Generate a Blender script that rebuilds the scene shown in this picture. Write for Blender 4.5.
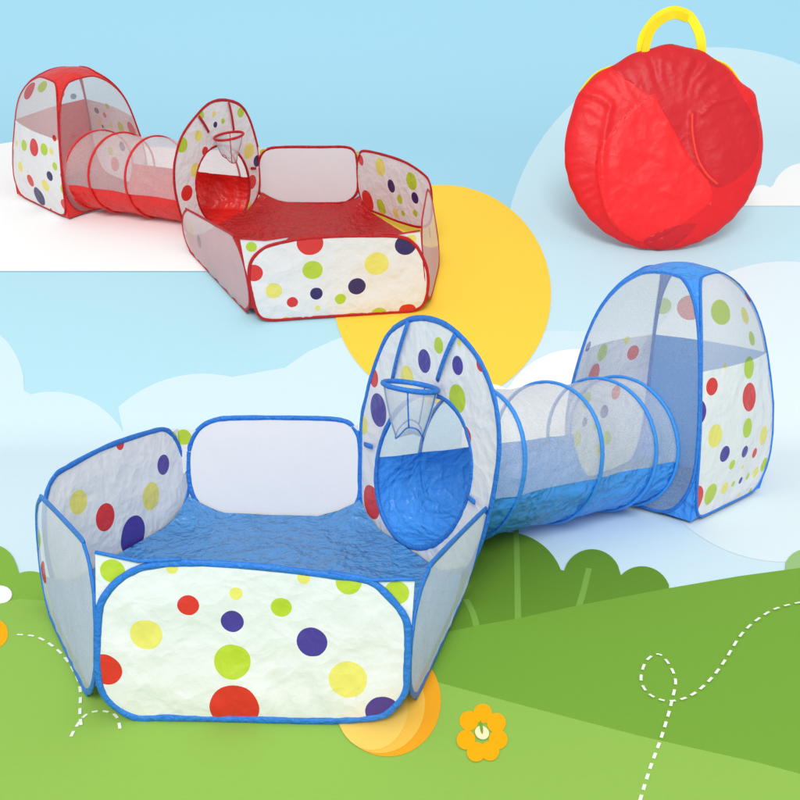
import bpy, math, random, mathutils
from mathutils import Vector, Matrix, noise
PI = math.pi
for o in list(bpy.data.objects): bpy.data.objects.remove(o)
scene = bpy.context.scene
C = scene.collection

# ---------------------------------------------------------------- camera, light, exposure
cam = bpy.data.cameras.new('camera'); cam_o = bpy.data.objects.new('camera', cam); C.objects.link(cam_o)
cam.sensor_width = 36; cam.lens = 45; cam.clip_start = .05; cam.clip_end = 200
cam_o.location = (0, 0, 1.1336); cam_o.rotation_euler = (math.radians(90-14.28), 0, 0)
scene.camera = cam_o
w = bpy.data.worlds.new('World'); scene.world = w; w.use_nodes = True
w.node_tree.nodes['Background'].inputs[0].default_value = (1, .995, .985, 1)
w.node_tree.nodes['Background'].inputs[1].default_value = .72
def softbox(name, loc, target, size, power, col=(1, .985, .96)):
    l = bpy.data.lights.new(name, 'AREA'); l.shape = 'SQUARE'; l.size = size; l.energy = power; l.color = col
    o = bpy.data.objects.new(name, l); C.objects.link(o); o.location = loc
    o.rotation_euler = (Vector(target)-Vector(loc)).to_track_quat('-Z', 'Y').to_euler()
    return o
softbox('studio_softbox', (-.8, -9.0, 8.8), (0, 4.0, .5), 5.5, 1600)
scene.view_settings.view_transform = 'Standard'; scene.view_settings.look = 'None'
scene.view_settings.exposure = 0; scene.view_settings.gamma = 1
scene.render.engine = 'CYCLES'
scene.cycles.use_denoising = True
scene.cycles.max_bounces = 10; scene.cycles.transparent_max_bounces = 16; scene.cycles.diffuse_bounces = 4
scene.cycles.sample_clamp_indirect = 4

# ---------------------------------------------------------------- materials
def lin(c): return tuple(((v/255)/12.92 if v <= 10 else ((v/255+.055)/1.055)**2.4) for v in c)+(1,)
def nodes(name):
    m = bpy.data.materials.new(name); m.use_nodes = True
    nt = m.node_tree; nt.nodes.clear()
    return m, nt, nt.nodes.new, nt.links.new
def cloth(name, rgb, rough=.55, trans=.2, net=0.0, bump=.15, bscale=30, ridged=False, spec=.3, weave=True, var=.04, netgrain=.07):
    """woven polyester: slightly uneven colour, creases, some light coming through; net > 0 leaves that share open"""
    m, nt, N, L = nodes(name)
    out = N('ShaderNodeOutputMaterial'); pb = N('ShaderNodeBsdfPrincipled')
    tc = N('ShaderNodeTexCoord')
    col = lin(rgb)
    n0 = N('ShaderNodeTexNoise'); n0.inputs['Scale'].default_value = 6; n0.inputs['Detail'].default_value = 4; L(tc.outputs['Object'], n0.inputs['Vector'])
    mx = N('ShaderNodeMix'); mx.data_type = 'RGBA'
    mx.inputs[6].default_value = tuple(max(0, v*(1-var)) for v in col[:3])+(1,); mx.inputs[7].default_value = tuple(min(1, v*(1+var)) for v in col[:3])+(1,)
    L(n0.outputs[0], mx.inputs[0]); L(mx.outputs[2], pb.inputs['Base Color'])
    pb.inputs['Roughness'].default_value = rough; pb.inputs['Specular IOR Level'].default_value = spec
    n1 = N('ShaderNodeTexNoise'); n1.inputs['Scale'].default_value = bscale; n1.inputs['Detail'].default_value = 5; n1.inputs['Distortion'].default_value = .6
    L(tc.outputs['Object'], n1.inputs['Vector'])
    b1 = N('ShaderNodeBump'); b1.inputs['Strength'].default_value = bump; b1.inputs['Distance'].default_value = .02
    if ridged:   # sharp-edged facets of crumpled nylon at two sizes
        nd = N('ShaderNodeTexNoise'); nd.inputs['Scale'].default_value = bscale*.6; nd.inputs['Detail'].default_value = 3; L(tc.outputs['Object'], nd.inputs['Vector'])
        va = N('ShaderNodeVectorMath'); va.operation = 'MULTIPLY_ADD'; L(nd.outputs['Color'], va.inputs[0]); va.inputs[1].default_value = (1.6/bscale,)*3; L(tc.outputs['Object'], va.inputs[2])
        v1 = N('ShaderNodeTexVoronoi'); v1.inputs['Scale'].default_value = bscale; L(va.outputs[0], v1.inputs['Vector'])
        v2 = N('ShaderNodeTexVoronoi'); v2.inputs['Scale'].default_value = bscale*2.6; L(va.outputs[0], v2.inputs['Vector'])
        ma = N('ShaderNodeMath'); ma.operation = 'MULTIPLY_ADD'; L(v2.outputs[0], ma.inputs[0]); ma.inputs[1].default_value = .42; L(v1.outputs[0], ma.inputs[2])
        mb = N('ShaderNodeMath'); mb.operation = 'MULTIPLY_ADD'; L(n1.outputs[0], mb.inputs[0]); mb.inputs[1].default_value = .5; L(ma.outputs[0], mb.inputs[2])
        L(mb.outputs[0], b1.inputs['Height'])
    else: L(n1.outputs[0], b1.inputs['Height'])
    last = b1
    if weave:
        n2 = N('ShaderNodeTexNoise'); n2.inputs['Scale'].default_value = 260; n2.inputs['Detail'].default_value = 1
        L(tc.outputs['Object'], n2.inputs['Vector'])
        b2 = N('ShaderNodeBump'); b2.inputs['Strength'].default_value = .12; b2.inputs['Distance'].default_value = .003
        L(n2.outputs[0], b2.inputs['Height']); L(b1.outputs[0], b2.inputs['Normal']); last = b2
    L(last.outputs[0], pb.inputs['Normal'])
    sh = pb
    if trans:
        tr = N('ShaderNodeBsdfTranslucent'); L(mx.outputs[2], tr.inputs['Color']); L(last.outputs[0], tr.inputs['Normal'])
        ms = N('ShaderNodeMixShader'); ms.inputs[0].default_value = trans
        L(pb.outputs[0], ms.inputs[1]); L(tr.outputs[0], ms.inputs[2]); sh = ms
    if net:
        tp = N('ShaderNodeBsdfTransparent'); mt = N('ShaderNodeMixShader')
        n3 = N('ShaderNodeTexNoise'); n3.inputs['Scale'].default_value = 420; n3.inputs['Detail'].default_value = 1
        L(tc.outputs['Object'], n3.inputs['Vector'])
        mr = N('ShaderNodeMapRange'); mr.inputs[1].default_value = .3; mr.inputs[2].default_value = .7
        mr.inputs[3].default_value = max(0, net-netgrain); mr.inputs[4].default_value = min(1, net+netgrain)
        L(n3.outputs[0], mr.inputs[0]); L(mr.outputs[0], mt.inputs[0])
        L(sh.outputs[0], mt.inputs[1]); L(tp.outputs[0], mt.inputs[2]); sh = mt
    L(sh.outputs[0], out.inputs[0])
    return m
def table(prefix, cols, **kw): return {k: cloth(prefix+'_'+n, c, **(dict(kw, net=kw['net']*(1 if k in 'wsz' else .5)) if 'net' in kw else kw)) for k, (n, c) in cols.items()}
DOTS = dict(w=('white', (230, 230, 232)), r=('red', (219, 48, 42)), y=('yellow', (233, 222, 112)), g=('lime', (184, 207, 54)), n=('purple', (72, 54, 150)), s=('grey', (205, 205, 208)), z=('cream', (238, 236, 205)))
DOTS2 = dict(DOTS); DOTS2['n'] = ('navy', (48, 36, 98)); DOTS2['w'] = ('warm_white', (232, 229, 229))
def inknet(d, wc): d = dict(d); d['w'] = ('netting', wc); return d

# ---------------------------------------------------------------- cut patterns and positions in metres
HINGE = 3.8; TILT = math.radians(20)
PROF = [(1.0, 0.0), (1.05, 0.1), (1.075, 0.2), (1.07, 0.3), (1.04, 0.42), (0.985, 0.53), (0.925, 0.64), (0.85, 0.74), (0.745, 0.83), (0.6, 0.905), (0.42, 0.955), (0.22, 0.985), (0.012, 1.0)]
DATA = {"blue":{"base":{"FL":[-0.618,1.8161,0.0],"FR":[0.0101,1.7943,-0.0],"L":[-0.9127,2.3497,0.0],"R":[0.1729,2.4147,0.0],"BL":[-0.6643,2.9603,0.0],"BR":[-0.1215,2.9257,0.0]},"top":{"FL":[-0.5947,1.8161,0.3635],"FR":[0.0291,1.7943,0.3165],"L":[-0.9102,2.3497,0.3103],"R":[0.2428,2.4147,0.2579],"BL":[-0.7015,2.9603,0.2912],"BR":[-0.1276,2.9257,0.3137]},"panels":{"front":{"O":[-0.618,1.8161,0.0],"U":[0.9994,-0.0347,-0.0],"V":[0.0001,0.0022,1.0],"outline":[[0.0097,0.1019],[0.0166,0.1947],[0.0246,0.249],[0.0408,0.2793],[0.0645,0.3052],[0.0935,0.3247],[0.1299,0.3379],[0.2129,0.3454],[0.3459,0.3391],[0.4763,0.3243],[0.5561,0.313],[0.5988,0.2778],[0.6301,0.2314],[0.6342,0.1776],[0.6323,0.1229],[0.6284,0.0742],[0.6023,0.0356],[0.572,0.0169],[0.4806,0.006],[0.3339,0.006],[0.1495,0.006],[0.0766,0.0062],[0.0239,0.046]],"dots":[["y",0.1121,0.1898,0.0328,0.0328],["r",0.0268,0.1133,0.034,0.034],["r",0.2003,0.2547,0.0216,0.0216],["y",0.296,0.2813,0.0133,0.0133],["n",0.2855,0.2194,0.0232,0.0232],["g",0.3844,0.2529,0.0209,0.0209],["n",0.4435,0.1793,0.0309,0.0309],["g",0.2826,0.1329,0.0367,0.0367],["r",0.2841,0.0334,0.0506,0.0506],["y",0.514,0.0996,0.0386,0.0386],["n",0.5829,0.0307,0.0347,0.0347],["g",0.5184,0.3103,0.0256,0.0256],["y",0.4307,0.3173,0.0128,0.0128],["y",0.173,0.3343,0.0122,0.0122]]},"right_front":{"O":[0.0101,1.7943,-0.0],"U":[0.2538,0.9672,0.0],"V":[0.1433,-0.0376,0.989],"outline":[[0.9086,0.1714],[1.0759,0.0788],[1.1081,0.0304],[1.0417,0.006],[0.7977,0.006],[0.5502,0.0144],[0.1898,0.0502],[-0.0316,0.0407],[-0.0873,0.1108],[-0.1522,0.2746],[-0.1412,0.3177],[-0.1407,0.3656],[-0.0995,0.3849],[0.0758,0.3511],[0.3828,0.2926],[0.707,0.2294]],"dots":[["s",0.739,0.1802,0.0728,0.0728],["z",0.545,0.1451,0.0563,0.0563]]},"left_front":{"O":[-0.9127,2.3497,0.0],"U":[0.4835,-0.8753,0.0],"V":[0.0293,0.0162,0.9994],"outline":[[0.0239,0.3135],[-0.0934,0.264],[-0.1574,0.2108],[-0.1579,0.1151],[-0.0013,0.0435],[0.2747,0.0175],[0.6046,0.0222],[0.6108,0.106],[0.664,0.3033],[0.6264,0.3798],[0.4014,0.3618],[0.1904,0.3425]],"dots":[["s",0.6644,0.3056,0.0346,0.0346],["z",-0.1054,0.1338,0.0437,0.0437]]},"left_back":{"O":[-0.9127,2.3497,0.0],"U":[0.3768,0.9263,0.0],"V":[-0.0493,0.0201,0.9986],"outline":[[0.1454,0.3166],[0.3106,0.3272],[0.5109,0.3167],[0.5886,0.3023],[0.6333,0.2587],[0.6637,0.1858],[0.6808,0.1252],[0.6601,0.0693],[0.6026,0.02],[0.5041,0.006],[0.379,0.006],[0.2403,0.006],[0.1156,0.006],[0.0581,0.0108],[0.0376,0.1025],[0.0428,0.2092],[0.0663,0.2765],[0.102,0.3082]],"dots":[["n",0.5511,0.2046,0.0306,0.0306],["y",0.4732,0.1311,0.0421,0.0421],["r",0.2637,0.1394,0.039,0.039],["n",0.3766,0.0448,0.0571,0.0571],["y",0.1699,0.2147,0.0332,0.0332],["r",0.3707,0.3191,0.0173,0.0173],["r",0.4919,-0.0172,0.0272,0.0272]]},"back":{"O":[-0.6643,2.9603,0.0],"U":[0.998,-0.0636,0.0],"V":[-0.0003,-0.0045,1.0],"outline":[[0.0062,0.1722],[0.016,0.2373],[0.0436,0.286],[0.0886,0.3155],[0.1604,0.3263],[0.3608,0.3298],[0.4832,0.3256],[0.5256,0.3011],[0.5434,0.2474],[0.5422,0.1347],[0.5385,0.0758],
[0.5099,0.029],[0.4625,0.006],[0.3522,0.006],[0.1463,0.006],[0.0832,0.006],[0.0371,0.0377],[0.0112,0.0902]],"dots":[]},"disc":{"O":[-0.1215,2.9257,0.0],"U":[0.4991,-0.8665,0.0],"V":[0.0,0.0,1.0],"outline":[[0.0055,0.2644],[0.0135,0.3421],[0.0403,0.404],[0.0791,0.4849],[0.1641,0.606],[0.2544,0.6626],[0.3496,0.6904],[0.4491,0.6945],[0.5339,0.6769],[0.6239,0.6321],[0.6857,0.5649],[0.7133,0.4969],[0.7205,0.4237],[0.7111,0.3501],[0.6891,0.2603],[0.6492,0.1533],[0.5882,0.0559],[0.5124,0.006],[0.4103,0.006],[0.3233,0.006],[0.184,0.006],[0.0721,0.006],[0.0076,0.0454]],"dots":[["n",0.3764,0.5788,0.0319,0.0319],["g",0.4454,0.6328,0.022,0.022],["n",0.536,0.597,0.0247,0.0247],["g",0.5382,0.5113,0.0373,0.0373],["y",0.2874,0.5147,0.035,0.035],["n",0.1206,0.3854,0.0498,0.0498],["r",0.0912,0.4754,0.0278,0.0278],["y",0.0195,0.3184,0.0319,0.0319],["r",0.6373,0.6196,0.0192,0.0192],["y",0.5408,0.6552,0.0089,0.0089],["r",0.0733,0.0859,0.0529,0.0529],["g",0.1904,0.0545,0.0237,0.0237],["g",0.3398,-0.0065,0.0246,0.0246],["r",0.5774,0.4224,0.0267,0.0267]],"hole":[[0.6072,0.3381],[0.5968,0.2818],[0.5719,0.2236],[0.5334,0.1666],[0.4827,0.1144],[0.4223,0.0706],[0.3559,0.0388],[0.2877,0.0222],[0.2231,0.023],[0.1676,0.0422],[0.1262,0.079],[0.1029,0.1305],[0.0999,0.1924],[0.1172,0.2592],[0.1527,0.3251],[0.2028,0.385],[0.2627,0.4345],[0.3277,0.4707],[0.3928,0.4921],[0.4541,0.4982],[0.5081,0.4896],[0.5522,0.4674],[0.5842,0.4333],[0.6028,0.3895]],"ring":[0.4374,0.5313],"straps":[[[0.2975,0.6745],[0.2095,0.4962]],[[0.5293,0.6762],[0.447,0.5413]]],"tags":[[[0.0442,0.2619],[0.1009,0.2705]],[[0.6003,0.2693],[0.6408,0.2686]]]}},"hole_c":[0.0602,2.6104,0.2602],"hole_r":[0.238,0.2536],"disc_n":[-0.8665,-0.4991,0.0],"gdots":[],"tent":{"C":[0.9057,3.2303],"K":[[0.8993,2.9003],[1.2223,3.215],[0.9121,3.5604],[0.5891,3.2457]],"h":0.765,"shift":[0.0,0.0],"fac":[1,1,1,1.03],"dots":[[["n",-0.0331,0.3652,0.0898,0.0399],["r",0.1165,0.4327,0.0612,0.026],["r",0.58,0.3691,0.1,0.0449],["g",0.5516,0.2776,0.067,0.029],["y",0.1612,0.2866,0.0745,0.0321],["y",0.8247,0.225,0.0648,0.0341],["n",0.2829,0.22,0.0534,0.0281],["n",0.5381,0.2001,0.0417,0.022],["r",0.7113,0.173,0.0358,0.0189],["g",0.394,0.1685,0.0343,0.0181],["g",0.9282,0.1019,0.0507,0.0262],["y",0.8121,0.0871,0.0388,0.0199],["g",0.6911,0.0859,0.0264,0.0136],["n",0.5858,0.0842,0.0249,0.0128],["g",0.4813,0.0846,0.0223,0.0114],["y",0.3742,0.0818,0.0427,0.0218],["r",0.0081,0.0877,0.0956,0.0489],["g",0.1975,0.0827,0.0721,0.0369],["r",0.5194,0,0.0121,0.0117],["g",0.8288,0.007,0.0238,0.0232],["y",0.5587,0.1388,0.0179,0.0093],["y",0.6509,0.024,0.0228,0.0112],["g",0.5892,0.4605,0.0814,0.0342],["y",0.2618,0.4839,0.0205,0.0084],["g",0.2736,0.6584,0.1157,0.0448],["y",0.6559,0.6272,0.075,0.0305],["g",0.687,0.5465,0.0569,0.024],["r",0.9264,0.6899,0.0587,0.0217],["y",0.9023,0.7719,0.0943,0.0304]],[["g",0.9559,0.5991,0.0848,0.0357],["r",0.7051,0.5985,0.1155,0.0504]],[["n",0.9039,0.4878,0.0413,0.0171],["g",0.6206,0.4466,0.0678,0.0292],["r",0.2236,0.4228,0.0629,0.0275],
["r",0.6816,0.3782,0.0763,0.0345],["y",0.3114,0.4726,0.034,0.0143],["g",0.7382,0.2921,0.0607,0.0265],["n",0.4988,0.2321,0.0476,0.0253],["n",0.7499,0.2179,0.0345,0.0184],["g",0.4787,0.1259,0.0517,0.0271],["g",0.614,0.1879,0.0263,0.014],["y",0.8486,0.1657,0.0543,0.0289],["r",0.3672,0.2886,0.0535,0.0234],["y",0.5963,0.091,0.0436,0.0225],["n",0.9647,0.3241,0.046,0.0199]],[]]},"tun_end":[0.7179,3.0735,0.2157],"tun_uv":[0.469,0.235]},"red":{"base":{"FL":[-0.6875,0.9429,0.0],"FR":[0.1352,1.0494,0.0],"L":[-1.1716,1.7694,0.0],"R":[0.2174,1.6234,0.0],"BL":[-0.815,2.3519,0.0],"BR":[-0.2343,2.2933,0.0]},"top":{"FL":[-0.7199,0.9429,0.4292],"FR":[0.0919,1.0494,0.4193],"L":[-1.1593,1.7694,0.2319],"R":[0.1467,1.6234,0.4354],"BL":[-0.8113,2.3519,0.3414],"BR":[-0.2039,2.2933,0.3452]},"panels":{"front":{"O":[-0.6875,0.9429,0.0],"U":[0.9917,0.1284,0.0],"V":[-0.0015,0.0114,0.9999],"outline":[[-0.0046,0.1701],[-0.0082,0.2374],[0.0072,0.3125],[0.0522,0.3646],[0.1083,0.3909],[0.2363,0.4128],[0.3499,0.4158],[0.5096,0.4112],[0.6938,0.3953],[0.759,0.3563],[0.7971,0.2931],[0.8217,0.2194],[0.8277,0.1349],[0.8095,0.045],[0.7516,0.006],[0.6446,0.006],[0.4362,0.006],[0.2111,0.006],[0.079,0.006],[0.0175,0.0418]],"dots":[["r",0.2804,0.3903,0.0609,0.0609],["g",0.2854,0.2515,0.0471,0.0471],["y",0.5842,0.2656,0.0572,0.0572],["y",0.1009,0.1593,0.0387,0.0387],["r",0.1825,0.0942,0.0264,0.0264],["n",0.2972,0.1302,0.0297,0.0297],["n",0.4893,0.1545,0.0418,0.0418],["g",0.409,0.0944,0.0266,0.0266],["y",0.2988,0.0561,0.0135,0.0135],["r",0.0149,0.2563,0.0422,0.0422],["g",0.5915,-0.0021,0.0398,0.0398],["y",0.4564,-0.006,0.0251,0.0251],["y",0.1464,0.0002,0.0196,0.0196],["g",0.2297,-0.0059,0.0124,0.0124],["n",0.31,-0.0117,0.0161,0.0161],["g",0.3747,-0.0083,0.0125,0.0125],["r",0.7296,0.0093,0.0418,0.0418],["n",0.7199,0.3537,0.0503,0.0503]]},"right_front":{"O":[0.1352,1.0494,0.0],"U":[0.1418,0.9899,0.0],"V":[-0.1297,0.0186,0.9914],"outline":[[0.4605,0.4782],[0.7563,0.2764],[0.7683,0.1398],[0.5325,0.0978],[0.1561,0.0762],[-0.0195,0.0217],[-0.0068,0.1176],[0.0044,0.2904],[0.0275,0.4318],[0.1802,0.4756],[0.3221,0.5029]],"dots":[["s",0.6212,0.2829,0.052,0.052]]},"left_front":{"O":[-1.1716,1.7694,0.0],"U":[0.5054,-0.8629,0.0],"V":[-0.0226,-0.0133,0.9997],"outline":[[0.0802,0.2633],[0.0395,0.2027],[0.0474,0.1136],[0.1698,0.0472],[0.3716,0.0121],[0.6779,0.0091],[0.9628,0.0189],[0.9808,0.0873],[0.9861,0.2371],[0.9717,0.3931],[0.8967,0.4121],[0.7217,0.3872],[0.3675,0.3387],[0.2183,0.3149]],"dots":[["s",0.4611,0.2622,0.0544,0.0544],["z",0.2777,0.2497,0.0767,0.0767],["s",0.0875,0.2097,0.0348,0.0348]]},"right_back":{"O":[-0.2343,2.2933,0.0],"U":[0.5591,-0.8291,0.0],"V":[-0.0355,-0.0239,0.9991],"outline":[[0.0248,0.3209],[0.1043,0.375],[0.4464,0.4311],[0.6493,0.4251],[0.7194,0.3883],[0.7339,0.277],[0.7127,0.1726],[0.618,0.1076],[0.4231,0.0635],[0.2703,0.0429],[0.0681,0.0247],[-0.0005,0.094],[-0.0087,0.2141]],"dots":[["y",0.2533,0.3293,0.0499,0.0499],["n",0.3621,0.2569,0.0363,0.0363],["g",0.5544,0.3491,0.0472,0.0472],
["r",0.0946,0.0734,0.0629,0.0629],["g",0.2432,0.0899,0.0459,0.0459],["g",0.4419,0.207,0.0264,0.0264],["n",0.5848,0.2651,0.0312,0.0312],["y",0.3923,0.108,0.0271,0.0271],["r",0.0442,0.3032,0.0313,0.0313],["g",0.4666,0.1335,0.0172,0.0172],["g",0.5835,0.1765,0.0204,0.0204]]},"back":{"O":[-0.815,2.3519,0.0],"U":[0.995,-0.1002,0.0],"V":[0.0005,0.005,1.0],"outline":[[-0.0087,0.191],[0.0103,0.2819],[0.0607,0.3312],[0.1603,0.3466],[0.3624,0.354],[0.5059,0.3593],[0.5568,0.3377],[0.5727,0.2854],[0.5756,0.1658],[0.5681,0.0923],[0.5256,0.0411],[0.4541,0.0194],[0.1678,0.006],[0.0602,0.006],[0.0029,0.0377],[-0.0156,0.1052]],"dots":[]},"disc":{"O":[-1.1716,1.7694,0.0],"U":[0.5222,0.8528,0.0],"V":[0.0,0.0,1.0],"outline":[[0.4475,0.6748],[0.5657,0.6153],[0.6318,0.5242],[0.6762,0.3846],[0.6895,0.274],[0.6656,0.0874],[0.5666,0.006],[0.4314,0.006],[0.271,0.006],[0.1253,0.006],[0.0364,0.0682],[0.0039,0.1964],[-0.0111,0.3255],[0.0009,0.431],[0.0294,0.5025],[0.0902,0.5848],[0.2108,0.6551],[0.3277,0.6913]],"dots":[["n",0.3486,0.5693,0.016,0.016],["g",0.4116,0.5707,0.0148,0.0148],["y",0.3464,0.6273,0.0145,0.0145],["g",0.2491,0.6495,0.0219,0.0219],["y",0.2086,0.5512,0.0285,0.0285],["g",0.082,0.5394,0.0394,0.0394],["r",0.2453,0.4558,0.0239,0.0239],["y",0.1552,0.3796,0.0369,0.0369],["r",0.071,0.2797,0.0429,0.0429],["g",0.5651,0.5745,0.0285,0.0285],["y",0.6036,0.3427,0.0449,0.0449],["n",0.6695,0.2625,0.0334,0.0334],["r",0.606,0.1572,0.0413,0.0413],["r",0.4746,-0.0263,0.0254,0.0254],["y",0.5562,0.0338,0.0285,0.0285]],"hole":[[0.5844,0.1403],[0.5703,0.0805],[0.5408,0.0302],[0.4983,-0.0067],[0.4461,-0.0273],[0.3881,-0.0304],[0.3289,-0.016],[0.2726,0.0143],[0.2233,0.0579],[0.1839,0.1116],[0.1568,0.1714],[0.1435,0.2333],[0.1443,0.2935],[0.1591,0.3482],[0.1867,0.3942],[0.2255,0.4288],[0.2731,0.4498],[0.3267,0.4558],[0.3831,0.4461],[0.4388,0.4209],[0.4899,0.3815],[0.533,0.3301],[0.5647,0.2699],[0.5824,0.2051]],"ring":[0.3494,0.523],"straps":[[[0.47,0.6579],[0.4886,0.4983]],[[0.2257,0.6509],[0.2879,0.5469]]],"tags":[[[0.6028,0.2425],[0.6378,0.231]]]}},"hole_c":[-0.9835,2.0766,0.2127],"hole_r":[0.2431,0.2205],"disc_n":[0.8528,-0.5222,0.0],"tent":{"C":[-1.9131,2.4964],"K":[[-1.8885,2.1096],[-1.5263,2.5209],[-1.9376,2.8831],[-2.2998,2.4718]],"h":0.735,"shift":[0.045,0.0],"fac":[1,0.95,1,0.9],"dots":[[],[["r",0.1849,0.3785,0.0865,0.0476],["g",0.4301,0.3579,0.0596,0.0332],["n",0.8423,0.4164,0.0396,0.0209],["r",0.7112,0.3998,0.0322,0.0174],["n",0.7838,0.3165,0.0191,0.01],["y",0.6331,0.3428,0.0279,0.0156],["n",0.4705,0.2337,0.0503,0.0328],["g",0.6962,0.1677,0.0461,0.0302],["r",0.6173,0.0885,0.0708,0.0454],["y",0.8323,0.335,0.0394,0.0214],["g",0.6159,0.4722,0.0345,0.0177]],[["n",0.1527,0.5152,0.0402,0.0205],["r",0.2962,0.5434,0.0368,0.0184],["y",0.2183,0.6453,0.035,0.0161],["n",0.1198,0.6357,0.0264,0.0121],["y",0.1543,0.4459,0.0336,0.0169],["g",0.3464,0.486,0.0337,0.0165]],[["r",0.2502,0.7044,0.144,0.0629],["g",0.5725,0.7627,0.1073,0.0446],["g",0.2934,0.3705,0.0623,0.033],["r",0.5194,0.39,0.094,0.0495],
["g",0.7195,0.4036,0.064,0.0333],["r",0.9154,0.4848,0.0357,0.0174],["y",0.8457,0.4066,0.0367,0.019],["y",0.1978,0.23,0.0557,0.0352],["r",0.3882,0.1697,0.0658,0.0422],["n",0.7869,0.2657,0.051,0.0266],["y",0.6837,0.1883,0.0641,0.041],["g",0.8928,0.3309,0.0411,0.0215],["n",0.5047,0.0799,0.0999,0.0632],["g",1.0049,0.2127,0.0556,0.0355],["r",0.9786,0.1034,0.0647,0.041],["r",0.6751,0,0.0216,0.0262],["y",0.1017,0.3539,0.0328,0.0174],["n",1.0084,0.2943,0.0351,0.0181]]]},"tun_end":[-1.7155,2.2754,0.2872],"tun_uv":[0.4285,0.313]},"prints":[{"name":"cloud","cat":"cloud","label":"vast very faint pale blue cloud disc on the sky behind the round red carry bag","color":"sky2","layer":1,"pts":[[2.8004,5.4205],[2.8765,5.6014],[2.9508,5.7917],[3.0227,5.9914],[3.0916,6.2],[3.1567,6.4168],[3.2172,6.6412],[3.2723,6.872],[3.3209,7.1081],[3.3612,7.3462],[3.3749,7.5492],[3.3629,7.7167],[3.3315,7.8594],[3.2847,7.9826],[3.2249,8.0893],[3.1541,8.1815],[3.074,8.2605],[2.986,8.327],[2.8913,8.3817],[2.7911,8.425],[2.6864,8.4573],[2.5781,8.4787],[2.4671,8.4894],[2.3542,8.4894],[2.2402,8.4787],[2.1258,8.4573],[2.0116,8.425],[1.8984,8.3817],[1.7866,8.327],[1.6768,8.2605],[1.5696,8.1815],[1.4653,8.0893],[1.3644,7.9826],[1.2671,7.8594],[1.1736,7.7167],[1.0836,7.5492],[0.9962,7.3462],[0.9124,7.1081],[0.8377,6.872],[0.7722,6.6412],[0.7155,6.4168],[0.6674,6.2],[0.6274,5.9914],[0.5951,5.7917],[0.5699,5.6014],[0.5516,5.4205],[0.5395,5.2493],[0.5334,5.0878],[0.5327,4.9358],[0.537,4.7934],[0.546,4.6602],[0.5594,4.5362],[0.5768,4.421],[0.598,4.3145],[0.6226,4.2164],[0.6504,4.1264],[0.6813,4.0444],[0.7149,3.97],[0.7508,3.9015],[0.7874,3.8328],[0.8241,3.763],[0.8602,3.6911],[0.8953,3.6166],[0.9327,3.5537],[0.973,3.5045],[1.0164,3.4682],[1.0629,3.4442],[1.1128,3.4323],[1.1661,3.4323],[1.2233,3.4442],[1.2845,3.4682],[1.3501,3.5045],[1.4206,3.5537],[1.4965,3.6166],[1.577,3.6911],[1.656,3.763],[1.7329,3.8328],[1.8075,3.9015],[1.8796,3.97],[1.9521,4.0444],[2.0258,4.1264],[2.1006,4.2164],[2.1764,4.3145],[2.2532,4.421],[2.3307,4.5362],[2.4089,4.6602],[2.4875,4.7934],[2.5662,4.9358],[2.6448,5.0878],[2.723,5.2493]],"kind":None,"group":None,"part":None},{"name":"sky","cat":"sky","label":"x","color":"sky1","layer":0.5,"pts":[[-3.6253,5.2695],[-3.5623,5.2695],[-3.4994,5.2695],[-3.4364,5.2695],[-3.3735,5.2695],[-3.3105,5.2695],[-3.2475,5.2695],[-3.1846,5.2695],[-3.1216,5.2695],[-3.0586,5.2695],[-2.9957,5.2695],[-2.9327,5.2695],[-2.8698,5.2695],[-2.8068,5.2695],[-2.7438,5.2695],[-2.6809,5.2695],[-2.6179,5.2695],[-2.555,5.2695],[-2.492,5.2695],[-2.429,5.2695],[-2.3661,5.2695],[-2.3031,5.2695],[-2.2402,5.2695],[-2.1772,5.2695],[-2.1142,5.2695],[-2.0513,5.2695],[-1.9883,5.2695],[-1.9254,5.2695],[-1.8624,5.2695],[-1.7994,5.2695],[-1.7365,5.2695],[-1.6735,5.2695],[-1.6106,5.2695],[-1.5476,5.2695],[-1.4846,5.2695],[-1.4217,5.2695],[-1.3587,5.2695],[-1.2958,5.2695],[-1.2328,5.2695],[-1.1698,5.2695],[-1.1069,5.2695],[-1.0439,5.2695],[-0.981,5.2695],[-0.918,5.2695],[-0.855,5.2695],[-0.7921,5.2695],[-0.7291,5.2695],
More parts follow.
